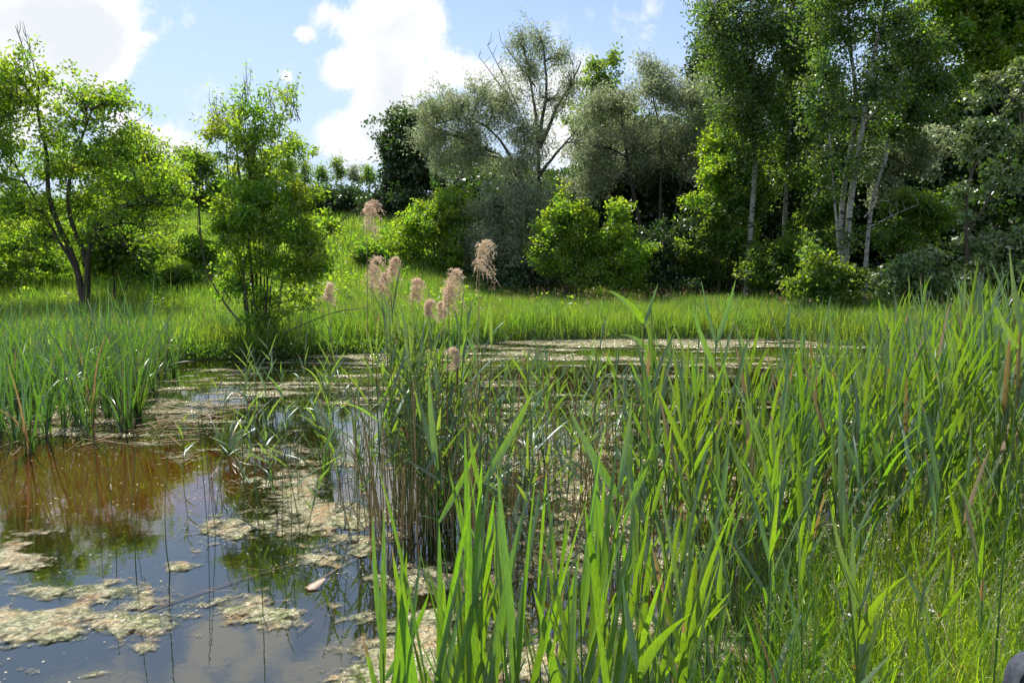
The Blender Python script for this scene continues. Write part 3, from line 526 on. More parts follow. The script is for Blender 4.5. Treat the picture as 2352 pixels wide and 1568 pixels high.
tree('willow_tree', 'pale-leaved slender tree with tufted branches at the right', 'tree', 17.5, 2225,
     [(2260,230,30,15,.8),(2240,290,34,18),(2200,330,23,14,.8),(2290,310,34,25),(2230,360,34,15,.8),(2340,240,34,36),(2360,330,34,36,.9),(2205,440,19,18,.8),(2220,500,17,18,.7),(2210,560,19,18,.6),(2330,420,34,28,.6),(2350,160,34,28,.8),(2270,180,27,18,.5)],
     trunks=[[(2225,680),(2222,560),(2215,450),(2245,360),(2290,280),(2340,200)],[(2222,540),(2280,420),(2350,330)]], tr=.1, leaf='pale', bark='bark', n=13000, ls=(.055, .033), sig=.09, down=.1, fan=.3)
tree('silver_bush_tree', 'silvery leaved tree behind the crooked birch, halfway up', 'tree', 26, 2080, [(2080,320,60,35),(2030,370,40,45,.8),(2110,370,60,45),(2040,440,40,30,.6)], tr=.1, leaf='silver', n=20000, ls=(.08,.04))
tree('overhanging_tree', 'bright green tree filling the upper right corner', 'tree', 23, 2420, [(2330,60,90,60),(2240,40,70,50,.8),(2290,120,70,45),(2390,150,80,60),(2180,90,60,50,.6),(2230,170,60,35,.7),(2350,-30,120,50),(2150,0,70,50,.6),(2200,-50,100,50)], tr=.22, leaf='bright', n=50000, ls=(.08,.055))
# the shaded wood behind: big individual trees
k = 0
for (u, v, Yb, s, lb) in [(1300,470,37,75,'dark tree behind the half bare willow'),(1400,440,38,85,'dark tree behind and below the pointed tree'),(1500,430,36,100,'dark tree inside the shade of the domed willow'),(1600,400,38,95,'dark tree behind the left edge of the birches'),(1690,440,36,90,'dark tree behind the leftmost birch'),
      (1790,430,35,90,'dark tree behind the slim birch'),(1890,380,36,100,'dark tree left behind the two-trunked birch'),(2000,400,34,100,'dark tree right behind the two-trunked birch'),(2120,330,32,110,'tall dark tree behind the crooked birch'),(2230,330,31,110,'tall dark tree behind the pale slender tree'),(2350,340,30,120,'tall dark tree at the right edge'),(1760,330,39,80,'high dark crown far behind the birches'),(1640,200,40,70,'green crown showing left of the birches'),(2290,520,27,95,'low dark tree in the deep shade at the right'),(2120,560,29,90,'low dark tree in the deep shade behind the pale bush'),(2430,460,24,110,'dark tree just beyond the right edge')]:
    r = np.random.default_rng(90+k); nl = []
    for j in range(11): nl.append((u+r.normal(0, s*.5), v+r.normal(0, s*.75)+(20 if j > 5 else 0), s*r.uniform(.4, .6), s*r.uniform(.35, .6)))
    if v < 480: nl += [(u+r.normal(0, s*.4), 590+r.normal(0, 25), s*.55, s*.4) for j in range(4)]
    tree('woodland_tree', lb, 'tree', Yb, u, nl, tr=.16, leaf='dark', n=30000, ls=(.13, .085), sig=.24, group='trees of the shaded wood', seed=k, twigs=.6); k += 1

# far woodland and ground cover
def scatter(x0, x1, y0, y1, n, r): return r.uniform(x0, x1, n), r.uniform(y0, y1, n)
r = np.random.default_rng(5)
n = 330000; x = r.uniform(-4, 34, n); y = r.uniform(36, 58, n); top = 2.6+2.6*fbm(x*.35, y*.35, 4)+sst(5, 16, x)*1.5
z = hgt(x, y)+top*r.random(n)**.6; kk = (z-CZ)/y*FD < 1e9
P = np.stack([x, y, z], 1)
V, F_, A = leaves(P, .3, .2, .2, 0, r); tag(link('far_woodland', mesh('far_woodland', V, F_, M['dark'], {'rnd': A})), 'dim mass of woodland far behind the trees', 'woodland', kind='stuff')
n = 150000; x = r.uniform(-45, 2, n); y = r.uniform(18, 50, n); cl = fbm(x*.5, y*.5, 4); kp = (cl > np.where(y < 26, .66, .63)) & (y < 42) & (sdf(x, y) > 1)
x, y, cl = x[kp], y[kp], cl[kp]; P = np.stack([x, y, hgt(x, y)+np.clip(cl-.56, 0, 1)*5*r.random(len(x))], 1)
V, F_, A = leaves(P, .13, .08, .1, 0, r); tag(link('slope_undergrowth', mesh('slope_undergrowth', V, F_, M['bright'], {'rnd': A})), 'leafy tangle of low brambles covering the hill slope', 'undergrowth', kind='stuff')
n = 150000; x = r.uniform(-1, 26, n); y = r.uniform(24, 40, n); kp = (y > 29-.35*np.clip(x-4, 0, 20)); x, y = x[kp], y[kp]
P = np.stack([x, y, hgt(x, y)+(.3+1.0*fbm(x*.6, y*.6, 3))*r.random(len(x))], 1)
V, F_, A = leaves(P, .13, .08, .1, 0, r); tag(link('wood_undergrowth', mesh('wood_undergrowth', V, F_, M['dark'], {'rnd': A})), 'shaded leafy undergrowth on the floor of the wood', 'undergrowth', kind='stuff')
n = 26000; x = r.uniform(-9, -2.3, n); y = r.uniform(14.2, 17, n); d = sdf(x, y); kp = (d > -.15) & (d < .7); x, y = x[kp], y[kp]
P = np.stack([x, y, .02+.3*r.random(len(x))], 1)
V, F_, A = leaves(P, .06, .045, .3, 0, r); tag(link('bank_creeper', mesh('bank_creeper', V, F_, M['mid'], {'rnd': A})), 'dark leafy creeper hanging over the left shore edge', 'creeper', kind='stuff')

# ------------------------------------------------------------ grass
def grass(name, label, x, y, h, w, mat, n=4, r=None, bend=.9, z0=None, tilt=.3):
    B = len(x); z = hgt(x, y)-.02 if z0 is None else z0
    V, F_, A = blades(np.stack([x, y, z], 1), r.uniform(0, 6.28, B), np.abs(r.normal(0, tilt, B)), np.abs(r.normal(0, bend, B)), h*r.uniform(.5, 1.2, B), w*r.uniform(.7, 1.3, B), n=n, fold=False, prof=2, r=r, dead=False)
    return tag(link(name, mesh(name, V, F_, mat, {'rnd': A})), label, 'grass', kind='stuff')
r = np.random.default_rng(11)
n = 150000; x = r.uniform(-4, 13, n); y = r.uniform(16, 31, n); kp = (sdf(x, y) > .02) & (y < 30.5-.45*np.clip(x-3, 0, 20)); x, y = x[kp], y[kp]; hh = .30+.5*fbm(x*.8, y*.8, 4)
grass('far_bank_grass', 'tall sunlit grass on the far bank of the pond', x, y, hh, .016, M['meadow'], 4, r)
n = 130000; x = r.uniform(-22, -1.5, n); y = 13.5+r.random(n)**1.3*16; kp = (sdf(x, y) > .02) & (np.abs(x) < y*.85); x, y = x[kp], y[kp]; hh = .25+.5*fbm(x*.7, y*.7, 4)
grass('left_meadow_grass', 'sunlit meadow grass among the trees on the left bank', x, y, hh, .018, M['meadow'], 4, r)
n = 90000; x = r.uniform(-45, 3, n); y = r.uniform(27, 50, n); kp = (np.abs(x) < y*.9); x, y = x[kp], y[kp]
grass('hill_grass', 'long grass on the slope of the hill behind the pond', x, y, .35+.5*fbm(x*.5, y*.5, 3), .04, M['meadow'], 3, r)
n = 26000; x = r.uniform(-7, 9, n); y = r.uniform(14, 27, n); d = sdf(x, y); kp = (d > -.05) & (d < 7) & (fbm(x*.9+4, y*.9, 4) > .56+.012*d); x, y = x[kp], y[kp]
grass('rush_tufts', 'darker taller rush tufts dotted along the far bank', x, y, .75+0*x, .016, M['cattail'], 5, r, .5, tilt=.2)
n = 1500; x = r.uniform(-7, 10, n); y = r.uniform(15, 27, n); kp = (sdf(x, y) > .1) & (fbm(x*.8+9, y*.8, 3) > .45); x, y = x[kp], y[kp]; P = np.repeat(np.stack([x, y, hgt(x, y)+r.uniform(.45, .8, len(x))], 1), 6, 0)+r.normal(0, 1, (len(x)*6, 3))*[.012, .012, .05]
V, F_, A = leaves(P, .05, .02, -.5, 0, r); tag(link('meadow_seed_heads', mesh('meadow_seed_heads', V, F_, M['dry'], {'rnd': A})), 'brownish seed heads standing in the far bank grass', 'grass', kind='stuff')
# near bank, right
n = 120000; x = r.uniform(.3, 7.5, n); y = r.uniform(1.2, 9.5, n)
kp = (sdf(x, y) > .05*r.normal(size=n)+.02) & (x < y*.86+.6) & (r.random(n) < np.clip(1.35-y*.11, .3, 1)); x, y = x[kp], y[kp]
grass('bank_grass', 'fresh green grass on the near bank at the lower right', x, y, .22+.42*fbm(x*1.7, y*1.7, 4), .0065, M['grass'], 6, r, 1.1, tilt=.35)
n = 9000; x = r.uniform(-1.2, 2.4, n); y = r.uniform(1.5, 4.2, n); d = sdf(x, y); kp = (d > -.45) & (d < .15); x, y = x[kp], y[kp]
grass('shore_sedge', 'thin sedge blades standing in the shallow edge water', x, y, .45, .005, M['cattail'], 6, r, .5, tilt=.15, z0=np.full(len(x), -.05))
# flowering grass heads
n = 650; x = r.uniform(.9, 5.5, n); y = r.uniform(2.0, 7, n); kp = (sdf(x, y) > .1) & (x < y*.8+.4) & (fbm(x*1.1, y*1.1, 3) > .42); x, y = x[kp], y[kp]; B = len(x)
z = hgt(x, y); H = r.uniform(.45, .85, B); az = r.uniform(0, 6.28, B); ln = r.uniform(.05, .22, B)
t = np.linspace(0, 1, 6)[None, :]; P = np.stack([x[:, None]+np.cos(az)[:, None]*ln[:, None]*t**2, y[:, None]+np.sin(az)[:, None]*ln[:, None]*t**2, z[:, None]+H[:, None]*t], -1)
V, F_, A = tubes(P, np.full((B, 6), .0014), 3)
k = 26; tt = r.uniform(.78, 1, (B, k)); tip = P[:, -1]; d2 = P[:, -1]-P[:, -2]
Q = P[:, None, -2]+(tt[..., None]-.8)*5*d2[:, None]+r.normal(0, 1, (B, k, 3))*(.004+.018*(1.02-tt))[..., None]
V2, F2, A2 = leaves(Q.reshape(-1, 3), .012, .004, -.3, 0, r); V, F_, A = cat_arr([(V, F_, A), (V2, F2, A2)])
tag(link('seeding_grass', mesh('seeding_grass', V, F_, M['seed'], {'rnd': A})), 'pale seed heads of meadow grass on the near bank', 'grass', kind='stuff')
# small flowers
def flower(u, v, mat, label):
    p = gp(u, v, .45); zb = hz(p[0], p[1]); root = tag(empty('wild_flower', (p[0], p[1], zb)), label, 'flower'); h = .45-zb
    V, F_, A = tubes(np.array([[(0, 0, 0), (.01, 0, h*.5), (0, 0, h)]]), np.full((1, 3), .0015), 4); link('stem', mesh('stem', V, F_, M['stem'], {'rnd': A}), root)
    aa = np.arange(6)*1.047; B = 6; V, F_, A = blades(np.tile([[0, 0, h]], (B, 1)), aa, np.full(B, .9), np.full(B, .5), np.full(B, .018), np.full(B, .011), 5, .1); link('petals', mesh('petals', V, F_, M[mat], {'rnd': A}), root)
flower(2140, 1405, 'white', 'tiny white flower in the grass left of the orange one'); flower(2160, 1415, 'orange', 'tiny orange flower in the grass beside the white one'); flower(1965, 1535, 'orange', 'tiny orange flower low in the grass near the bottom edge'); flower(1950, 1415, 'white', 'tiny white flower under the broad drooping reed leaf')

# ------------------------------------------------------------ reeds
def reed_arr(r, H, nl, Ll, Wl, dry=0.0, spread=.5, droop=.7, k=5, n=8, low=.3):
    lean = r.normal(0, .03, 2); t = np.linspace(0, 1, 9)
    P = np.stack([lean[0]*H*t**2, lean[1]*H*t**2, H*t*.93], 1)
    V, F_, A = tubes(P[None], (np.linspace(.0042, .0018, 9)*(1.15 if Wl > .025 else .9))[None], k)
    hts = np.linspace(low, .97, nl)+r.normal(0, .02, nl); hts = np.clip(hts, .1, 1); az0 = r.uniform(0, 6.28)
    p0 = np.stack([np.interp(hts, t, P[:, i]) for i in range(3)], 1)
    az = az0+np.arange(nl)*np.pi+r.normal(0, .7, nl)
    f = 1-np.abs(hts-.65)*.7
    th0 = spread*r.uniform(.45, 1.2, nl)*(1.15-.75*np.clip((hts-.6)/.4, 0, 1)); bend = droop*r.gamma(1.6, .45, nl)*(1.1-.6*hts)
    leaf = blades(p0, az, th0, bend, Ll*f*r.uniform(.7, 1.2, nl), Wl*f*r.uniform(.75, 1.15, nl), n=n, twist=.9, prof=0, r=r)
    return (V, F_, A), leaf
def plant_obj(name, stem, leaf, sm, lm):
    root = link(name, None); root.empty_display_size = .1
    link('stem', mesh('stem', *stem[:2], M[sm], {'rnd': stem[2]}), root); link('leaves', mesh('leaves', *leaf[:2], M[lm], {'rnd': leaf[2]}), root)
    return root
def copy_tree(o):
    c = o.copy(); COL.objects.link(c)
    for ch in o.children:
        d = ch.copy(); COL.objects.link(d); d.parent = c
    return c
_used = set()
ORD = 'first second third fourth fifth sixth seventh eighth ninth tenth eleventh twelfth thirteenth fourteenth fifteenth sixteenth seventeenth eighteenth nineteenth twentieth'.split()
ORD += ['twenty-'+o for o in ORD[:9]]
def place(protos, pts, r, label, cat, group, smin=.85, smax=1.15, tilt=.06, flat_z=None, ordinal=False):
    if ordinal: pts = sorted(pts, key=lambda q: q[0]/q[1])
    for i, (x, y, s) in enumerate(pts):
        p = protos[r.integers(len(protos))]
        if p.name in _used: o = copy_tree(p)
        else: o = p; _used.add(p.name)
        o.location = (x, y, (max(hz(x, y), -.08) if flat_z is None else flat_z)); o.rotation_euler = (r.normal(0, tilt), r.normal(0, tilt), r.uniform(0, 6.28)); q = s*r.uniform(smin, smax); o.scale = (q**.5 if q < 1 else 1, q**.5 if q < 1 else 1, q)
        tag(o, label % ORD[i] if ordinal else label, cat, group)
def prune(protos):
    for p in protos:
        if p.name not in _used:
            for c in list(p.children): bpy.data.objects.remove(c)
            bpy.data.objects.remove(p)
def zoned(protos, pts, r, text, cat, group, smin, smax, tilt, fz, qa, qb, na, nb):
    P = np.array(pts); a = P[:, 1]; b = P[:, 0]/P[:, 1]; ca = np.quantile(a, qa); cb = np.quantile(b, qb); z = {}
    for q, i, j in zip(pts, np.searchsorted(ca, a), np.searchsorted(cb, b)): z.setdefault((i, j), []).append(q)
    for (i, j), q in z.items(): place(protos, q, r, text % (na[i], nb[j])+', %s from the left', cat, group, smin, smax, tilt, fz, True)
r = np.random.default_rng(21)
# broad reeds (near bank), fine reeds (standing in the water)
broadA = [reed_arr(r, r.uniform(1.0, 1.4), int(r.integers(7, 10)), .50, .032, spread=.46, droop=.42, n=10, low=.22) for _ in range(14)]
broad = [plant_obj('reed', s, l, 'stem', 'reed') for s, l in broadA]
fineA = [reed_arr(r, r.uniform(1.3, 1.65), int(r.integers(10, 14)), .38, .027, spread=.7, droop=.7, low=.28) for _ in range(12)]
clumpA = [reed_arr(r, r.uniform(1.35, 1.7), int(r.integers(8, 11)), .38, .027, spread=.7, droop=.8, low=.36) for _ in range(10)]
clump = [plant_obj('reed', s, l, 'stem', 'reed2') for i, (s, l) in enumerate(clumpA)]
fine = [plant_obj('reed', s, l, 'stem', 'reed2') for s, l in fineA]
# foreground centre: (u of base at bottom, Y, height scale)
FG = [(885,1.55,.93),(925,1.7,.98),(975,1.75,1.1),(1000,1.55,1.0),(1035,1.9,1.02),(1075,1.65,.98),(1110,2.0,1.0),(1150,1.7,1.0),(1185,1.9,.97),(1215,1.6,1.0),(1250,2.1,1.0),(1275,1.7,.93),(1310,2.0,.97),(1345,1.8,1.05),(1400,2.2,1.0),(1440,1.9,1.1),(1480,2.3,1.05),(1530,2.0,1.0),(1000,2.2,.9),(1120,2.3,.9),(1230,2.4,.9),(1060,2.5,.95),(1170,2.6,.92),(1290,2.5,.95),(1350,2.6,.95),(1390,1.9,.9)]
fgp = [(at(u, 1568, Y)[0], Y, s*.97 if u < 1420 else s*.95) for u, Y, s in FG]
# foreground plants: mostly long upright spear leaves
spearA = []
for _ in range(8):
    H = r.uniform(.95, 1.15); st, lf = reed_arr(r, H, int(r.integers(6, 9)), .58, .031, spread=.28, droop=.3, n=11, low=.35); spearA.append((st, lf))
spear = [plant_obj('reed', s, l, 'stem', 'reed') for s, l in spearA]
place(spear, fgp, r, 'broad-leaved reed nearest the camera at the bottom centre, %s from the left', 'reed', 'foreground reeds at the bottom centre', .95, 1.12, .05, ordinal=True)
# right bed, individuals
pts = []
while len(pts) < 118:
    y = 1.5+r.random()**1.1*5.0; x = r.uniform(.15, 1)*y*.80+.05
    if sdf(np.array([x]), np.array([y]))[0] < -1.0-.15*y: continue
    if x/y > .30 and y < 3.7 and r.random() < .85: continue
    if x/y > .55 and y < 2.6: continue
    if x/y < .2 and y > 3.3 and r.random() < .75: continue
    if x/y < .27 and r.random() < .5: continue
    pts.append((x, y, (.82 if y < 3 else .95)+.07*(x/y > .45)))
zl = {}
for q in pts:
    a_ = 'front' if q[1] < 3.2 else 'middle' if q[1] < 4.8 else 'back'; b_ = 'left' if q[0]/q[1] < .32 else 'central' if q[0]/q[1] < .56 else 'right'
    zl.setdefault((a_, b_), []).append(q)
for (a_, b_), q in zl.items():
    place(broad, q, r, 'broad-leaved green reed of the right bank bed, %s row, %s part%s' % (a_, b_, ', %s from the left' if len(q) < 29 else ''), 'reed', 'reeds of the right bank', .85, 1.15, .045, ordinal=len(q) < 29)
# centre clump
pts = [(r.normal(-.72, .20), r.normal(5.2, .24), 1.05) for _ in range(46)]
zoned(clump, pts, r, 'slender reed in the %s %s of the dense central clump', 'reed', 'reeds of the central clump', .8, 1.12, .035, -.1, [.5], [.33, .67], ['front', 'back'], ['left side', 'middle', 'right side'])
pts = []
while len(pts) < 75:
    y = r.uniform(4.2, 7.2); u = r.uniform(1010, 1480); x = (u-1176)/FD*y
    pts.append((x, y, .88))
zoned(fine, pts, r, 'thin reed right of the central clump, %s row, %s part', 'reed', 'scattered reeds right of the clump', .65, 1.1, .07, -.1, [.33, .67], [.33, .67], ['near', 'middle', 'far'], ['left', 'central', 'right'])
pts = [gp(u, v)[:2].tolist()+[s] for u, v, s in [(420,1110,.42),(515,1030,.55),(520,1075,.4),(590,1000,.7),(600,1060,.75),(585,1110,.7),(610,1150,.75),(640,1180,.62),(560,1180,.5),(660,1040,.7),(700,1000,.8),(745,1100,.85),(750,1090,.75),(740,1105,.9),(755,1095,.7),(790,1170,.75),(820,1150,.8),(690,1210,.62),(700,1230,.55),(840,1190,.7),(800,1000,.85),(640,950,.8),(560,960,.7),(860,1230,.7),(520,1290,.0)] if s > 0]
place(fine, pts, r, 'short reed in the open water left of the central clump, %s from the left', 'reed', 'sparse reeds left of the clump', .9, 1.1, .08, -.05, True)
prune(broad+fine+spear+clump)
# the remaining reeds of the bed beyond 300
def merged(arrs, pts, r, which):
    out = []
    for (x, y, s) in pts:
        a = arrs[r.integers(len(arrs))][which]; V = a[0]*s; t = r.uniform(0, 6.28); c, sn = math.cos(t), math.sin(t); lx, ly = r.normal(0, .07, 2)
        V = np.stack([V[:, 0]*c-V[:, 1]*sn+V[:, 2]*lx+x, V[:, 0]*sn+V[:, 1]*c+V[:, 2]*ly+y, V[:, 2]+max(hz(x, y), -.1)], 1); out.append((V, a[1], np.where(a[2] > 1, a[2], a[2]*.5+.5*r.random())))
    return cat_arr(out)
pts = []
while len(pts) < 300:
    y = 4.0+r.random()**1.2*11; x = r.uniform(.25, 1.05)*y*.76
    if sdf(np.array([x]), np.array([y]))[0] < -1.2: continue
    pts.append((x, y, r.uniform(.85, 1.2)))
pts += [(x, y, r.uniform(.4, .75)) for x, y in [(r.uniform(.16, .8)*q, q) for q in r.uniform(2.2, 5, 35)] if sdf(np.array([x]), np.array([y]))[0] > -.5]
st0 = r.bit_generator.state; V, F_, A = merged(broadA, pts, r, 1)
bed = tag(empty('reed_bed', (0, 0, 0)), 'far thick bed of grey-green reeds filling the right shore', 'reeds', kind='stuff')
link('leaves', mesh('leaves', V, F_, M['reed'], {'rnd': A}), bed)['kind'] = 'stuff'
r.bit_generator.state = st0; V, F_, A = merged(broadA, pts, r, 0); link('stem', mesh('stem', V, F_, M['stem'], {'rnd': A}), bed)['kind'] = 'stuff'
# dry stems around the clump
B = 220; x = np.concatenate([r.normal(-.74, .22, 60), r.uniform(-.95, .95, 160)]); y = np.concatenate([r.normal(5.12, .25, 60), r.uniform(4.3, 6.6, 160)])
H = r.uniform(.5, 1.35, B); lx, ly = r.normal(0, .12, (2, B)); t = np.linspace(0, 1, 6)[None]
P = np.stack([x[:, None]+lx[:, None]*H[:, None]*t, y[:, None]+ly[:, None]*H[:, None]*t, -.1+H[:, None]*t+0*x[:, None]], -1)+np.cumsum(r.normal(0, .004, (B, 6, 3)), 1)
V, F_, A = tubes(P, np.full((B, 6), .0032), 4)
tag(link('dry_reed_stalks', mesh('dry_reed_stalks', V, F_, M['dry'], {'rnd': A})), 'brown leafless stalks of last year standing among the central reeds', 'dead reeds', kind='stuff')
B = 90; x = r.normal(-2.1, .7, B); y = r.normal(6.2, 1.0, B); H = r.uniform(.25, 1.1, B); lx, ly = r.normal(0, .1, (2, B))
P = np.stack([x[:, None]+lx[:, None]*H[:, None]*t, y[:, None]+ly[:, None]*H[:, None]*t, -.1+H[:, None]*t+0*x[:, None]], -1)
V, F_, A = tubes(P, np.full((B, 6), .0026), 4); tag(link('thin_water_stalks', mesh('thin_water_stalks', V, F_, M['stem'], {'rnd': A})), 'thin leafless green stalks rising from the open water', 'water plants', kind='stuff')

def accent_reed(label, Y, leafs, kind='reed'):
    b0 = at(*leafs[0][0], Y); zb = hz(b0[0], Y); root = tag(empty('reed', (b0[0], Y, zb)), label, 'reed', 'reeds with one broad leaf catching the eye'); O = np.array([b0[0], Y, zb]); parts = []; top = b0
    for (bp_, tp_, wpx, bow, dy) in leafs:
        b = at(*bp_, Y)-O; tpt = at(*tp_, Y+dy)-O; top = max(top, at(*bp_, Y), key=lambda q: q[2])
        mid = (b+tpt)/2+np.array([bow, 0, abs(bow)*.6]); t = np.linspace(0, 1, 14)[:, None]; C = (1-t)**2*b+2*t*(1-t)*mid+t*t*tpt
        T = unit(np.gradient(C, axis=0)); a = t[:, 0]*1.1-.4+bow; sd_ = unit(np.cross(T, np.stack([np.sin(a), -np.cos(a), .2+0*a], 1))); nv = np.cross(sd_, T)
        w = .62*wpx/FD*Y*.5*(np.minimum(1, (t+.12)/.35)**.7*(1-t**2.2)**.8); V = np.stack([C-sd_*w, C-nv*w*.3, C+sd_*w], 1).reshape(-1, 3)
        i = np.arange(13)[:, None]; j = np.arange(2)[None]; F_ = np.stack([i*3+j, i*3+j+1, (i+1)*3+j+1, (i+1)*3+j], -1).reshape(-1, 4)
        A = np.full(42, .6); A[-3:] = 2.2; parts.append((V, F_, A))
    tl = top-O; V, F_, A = tubes(path_pts([(tl[0]*.2, 0, -.05), (tl[0]*.7, 0, tl[2]*.5), tl], 8)[None], np.linspace(.0042, .002, 8)[None], 6); link('stem', mesh('stem', V, F_, M['stem'], {'rnd': A}), root)
    V, F_, A = cat_arr(parts); link('leaves', mesh('leaves', V, F_, M[kind], {'rnd': A}), root)
accent_reed('reed with a long broad leaf slanting up left over open water, right of the clump', 2.0, [((1428,1150),(1302,925),34,-.03,.05),((1420,1130),(1452,900),26,.01,.1),((1432,1180),(1500,1010),22,.03,0)])
accent_reed('reed with one broad pale drooping leaf above the grass at the lower right', 1.9, [((1978,1478),(2088,1318),40,-.05,-.1),((1975,1395),(1905,1150),24,-.02,.05),((1976,1400),(2010,1240),18,.02,.1)])
accent_reed('reed with a pale twisted leaf near the bottom edge right of centre', 1.5, [((1468,1556),(1592,1405),44,-.03,-.1),((1466,1540),(1430,1320),30,-.01,.1)])
accent_reed('reed with a silvery leaf arching left above the far algae', 3.0, [((1478,742),(1396,666),26,.03,-.1),((1480,745),(1512,650),14,.0,.1),((1482,800),(1425,768),20,.03,0)])
accent_reed('tall reed with two upright spear leaves in front of the central clump', 2.0, [((1005,1080),(985,850),26,-.01,.05),((1002,1060),(962,905),24,-.01,.1),((1008,1200),(1100,1010),24,.02,0)])
accent_reed('reed with a dark broad leaf rising to the right beside the central clump', 2.2, [((1110,1110),(1228,888),32,.02,.05),((1105,1130),(1078,985),20,-.01,0)])
accent_reed('leftmost tall foreground reed with a single leaning blade', 1.6, [((880,1500),(856,1175),24,-.01,.05),((884,1560),(985,1360),30,.03,0)])
accent_reed('tall reed whose top leaves cross above the dark trees right of centre', 3.2, [((1645,790),(1690,640),20,.01,.05),((1648,800),(1610,640),15,-.01,.1),((1650,860),(1590,700),22,-.03,0)])
accent_reed('tall reed at the right edge standing above the rest', 2.4, [((2345,760),(2318,560),24,-.01,.1),((2340,800),(2290,700),26,-.03,0),((2348,820),(2380,640),24,.01,0)])
# ------------------------------------------------------------ plumed reeds
def plume_reed(u, v, hpx, Y, side, label, base=None, drybase=True):
    r = np.random.default_rng(int(u*7+v)); tip = at(u, v, Y); Lp = hpx*.98/FD*Y
    bx, by = base if base else (tip[0]*.8-.15+r.normal(0, .05), Y+r.normal(0, .1)); root = tag(empty('plumed_reed', (bx, by, -.08)), label, 'reed', 'old reeds with feathery plumes'); O = np.array([bx, by, -.08])
    neck = tip-O-np.array([side*Lp*.15, 0, Lp*1.0]); top = tip-O
    Q = path_pts([(0, 0, 0), neck*np.array([.5, .5, .55]), neck], 12); V, F_, A = tubes(Q[None], np.linspace(.004, .002, 12)[None], 5); link('stem', mesh('stem', V, F_, M['dry' if drybase else 'stem'], {'rnd': A}), root)
    ax = path_pts([neck, (neck+top)/2+np.array([-side*Lp*.12, 0, Lp*.05]), top, top+np.array([side*Lp*.12, 0, -Lp*.02])], 12)
    nb = 60; k = r.integers(0, 12, nb); s = ax[k]; ln = Lp*(.95-.4*k/12)*r.uniform(.5, 1.1, nb)
    dr = np.stack([side*r.uniform(-.25, 1, nb), r.normal(0, .5, nb), r.uniform(-.2, .7, nb)], 1); dr = unit(dr)
    tq = np.linspace(0, 1, 6)[None, :, None]; Pb = s[:, None]+dr[:, None]*ln[:, None, None]*tq*.8+np.array([0, 0, -1.0])*(ln[:, None, None]*tq**2)*.75
    V, F_, A = tubes(Pb, np.full((nb, 6), .0011), 3); V0, F0, A0 = tubes(ax[None], np.linspace(.002, .001, 12)[None], 4)
    kk = r.integers(0, nb, 1300); q = r.random(1300)[:, None]; i0 = np.minimum((q*5).astype(int), 4)[:, 0]; fr = q*5-i0[:, None]
    PP = Pb[kk, i0]*(1-fr)+Pb[kk, i0+1]*fr+r.normal(0, .006, (1300, 3))
    V2, F2, A2 = leaves(PP, .015, .0038, .5, 0, r); V, F_, A = cat_arr([(V, F_, A), (V0, F0, A0), (V2, F2, A2)])
    link('plume', mesh('plume', V, F_, M['plume'], {'rnd': A}), root)
    return root
for a_ in [(850,462,62,5.0,1,'tallest old reed, its brown plume highest of all'),(862,590,60,5.1,1,'old reed with a pale plume below the tallest one'),(905,592,38,5.3,1,'old reed whose small plume nods right of the pale one'),(880,628,42,5.2,1,'old reed with a wispy plume low on the left of the clump'),(955,640,50,5.2,1,'old reed with a plume leaning in front of the clump tops'),(1040,618,60,5.1,1,'old reed with a double full plume at the middle of the clump'),(1030,655,50,5.15,1,'old reed with a low ragged plume beneath the full one'),(1110,552,62,4.9,1,'old reed with a lone brown plume right of the clump'),(1015,695,30,5.3,-1,'old reed with the lowest small plume in the clump leaves'),(755,650,35,5.6,1,'old reed with a ruddy plume apart on the left'),(985,690,30,5.0,1,'old reed with a tiny pale plume between clump leaves'),(1045,800,34,4.9,-1,'old reed with a faded plume hanging among the green leaves')]:
    plume_reed(*a_)

# ------------------------------------------------------------ cattail plants, left
r = np.random.default_rng(33)
def cattail_arr(r, H, nb):
    p0 = np.concatenate([r.normal(0, .02, (nb, 2)), np.zeros((nb, 1))], 1)
    a = blades(p0, r.uniform(0, 6.28, nb), np.abs(r.normal(.08, .14, nb)), np.abs(r.normal(.22, .45, nb)), H*r.uniform(.6, 1.15, nb), np.full(nb, .024)*r.uniform(.8, 1.2, nb), n=10, prof=1, twist=.8, r=r)
    q = 4; b = blades(p0[:q], r.uniform(0, 6.28, q), r.uniform(.1, .3, q), r.uniform(.8, 2.0, q), H*r.uniform(.4, .8, q), np.full(q, .018), n=10, prof=1, r=r)
    return cat_arr([a, b])
CA = [cattail_arr(r, r.uniform(1.5, 1.8), int(r.integers(9, 14))) for _ in range(10)]
CM = [mesh('cattail', V, F_, M['cattail'], {'rnd': A}) for V, F_, A in CA]
def put_cattail(x, y, s, label, group, z=-.06):
    o = link('cattail', CM[r.integers(10)]); o.location = (x, y, z); o.rotation_euler = (r.normal(0, .03), r.normal(0, .03), r.uniform(0, 6.28)); o.scale = (1, 1, s); tag(o, label, 'cattail', group)
front = [(70,1040,.95),(36,1015,.95),(105,1000,1.0),(148,985,1.0),(210,1000,1.0),(215,960,1.0),(295,985,1.0),(180,980,.95),(250,960,.95),(310,950,.9),(365,985,.0),(0,1000,1.0),(-40,990,1.0),(280,990,.8)]
for i, (u, v, s) in enumerate(sorted(f for f in front if f[2] > 0)):
    p = gp(u, v); put_cattail(p[0], p[1], s, 'cattail tuft in the front row at the left water edge, %s from the left' % ORD[i], 'cattails in the front row at the left')
cp = []
for i in range(85):
    v = r.uniform(850, 965); u = r.uniform(-120, 345+60*(v < 900)); p = gp(u, v); cp.append((p[1], u, p[0], r.uniform(.75, 1.0)))
cp.sort()
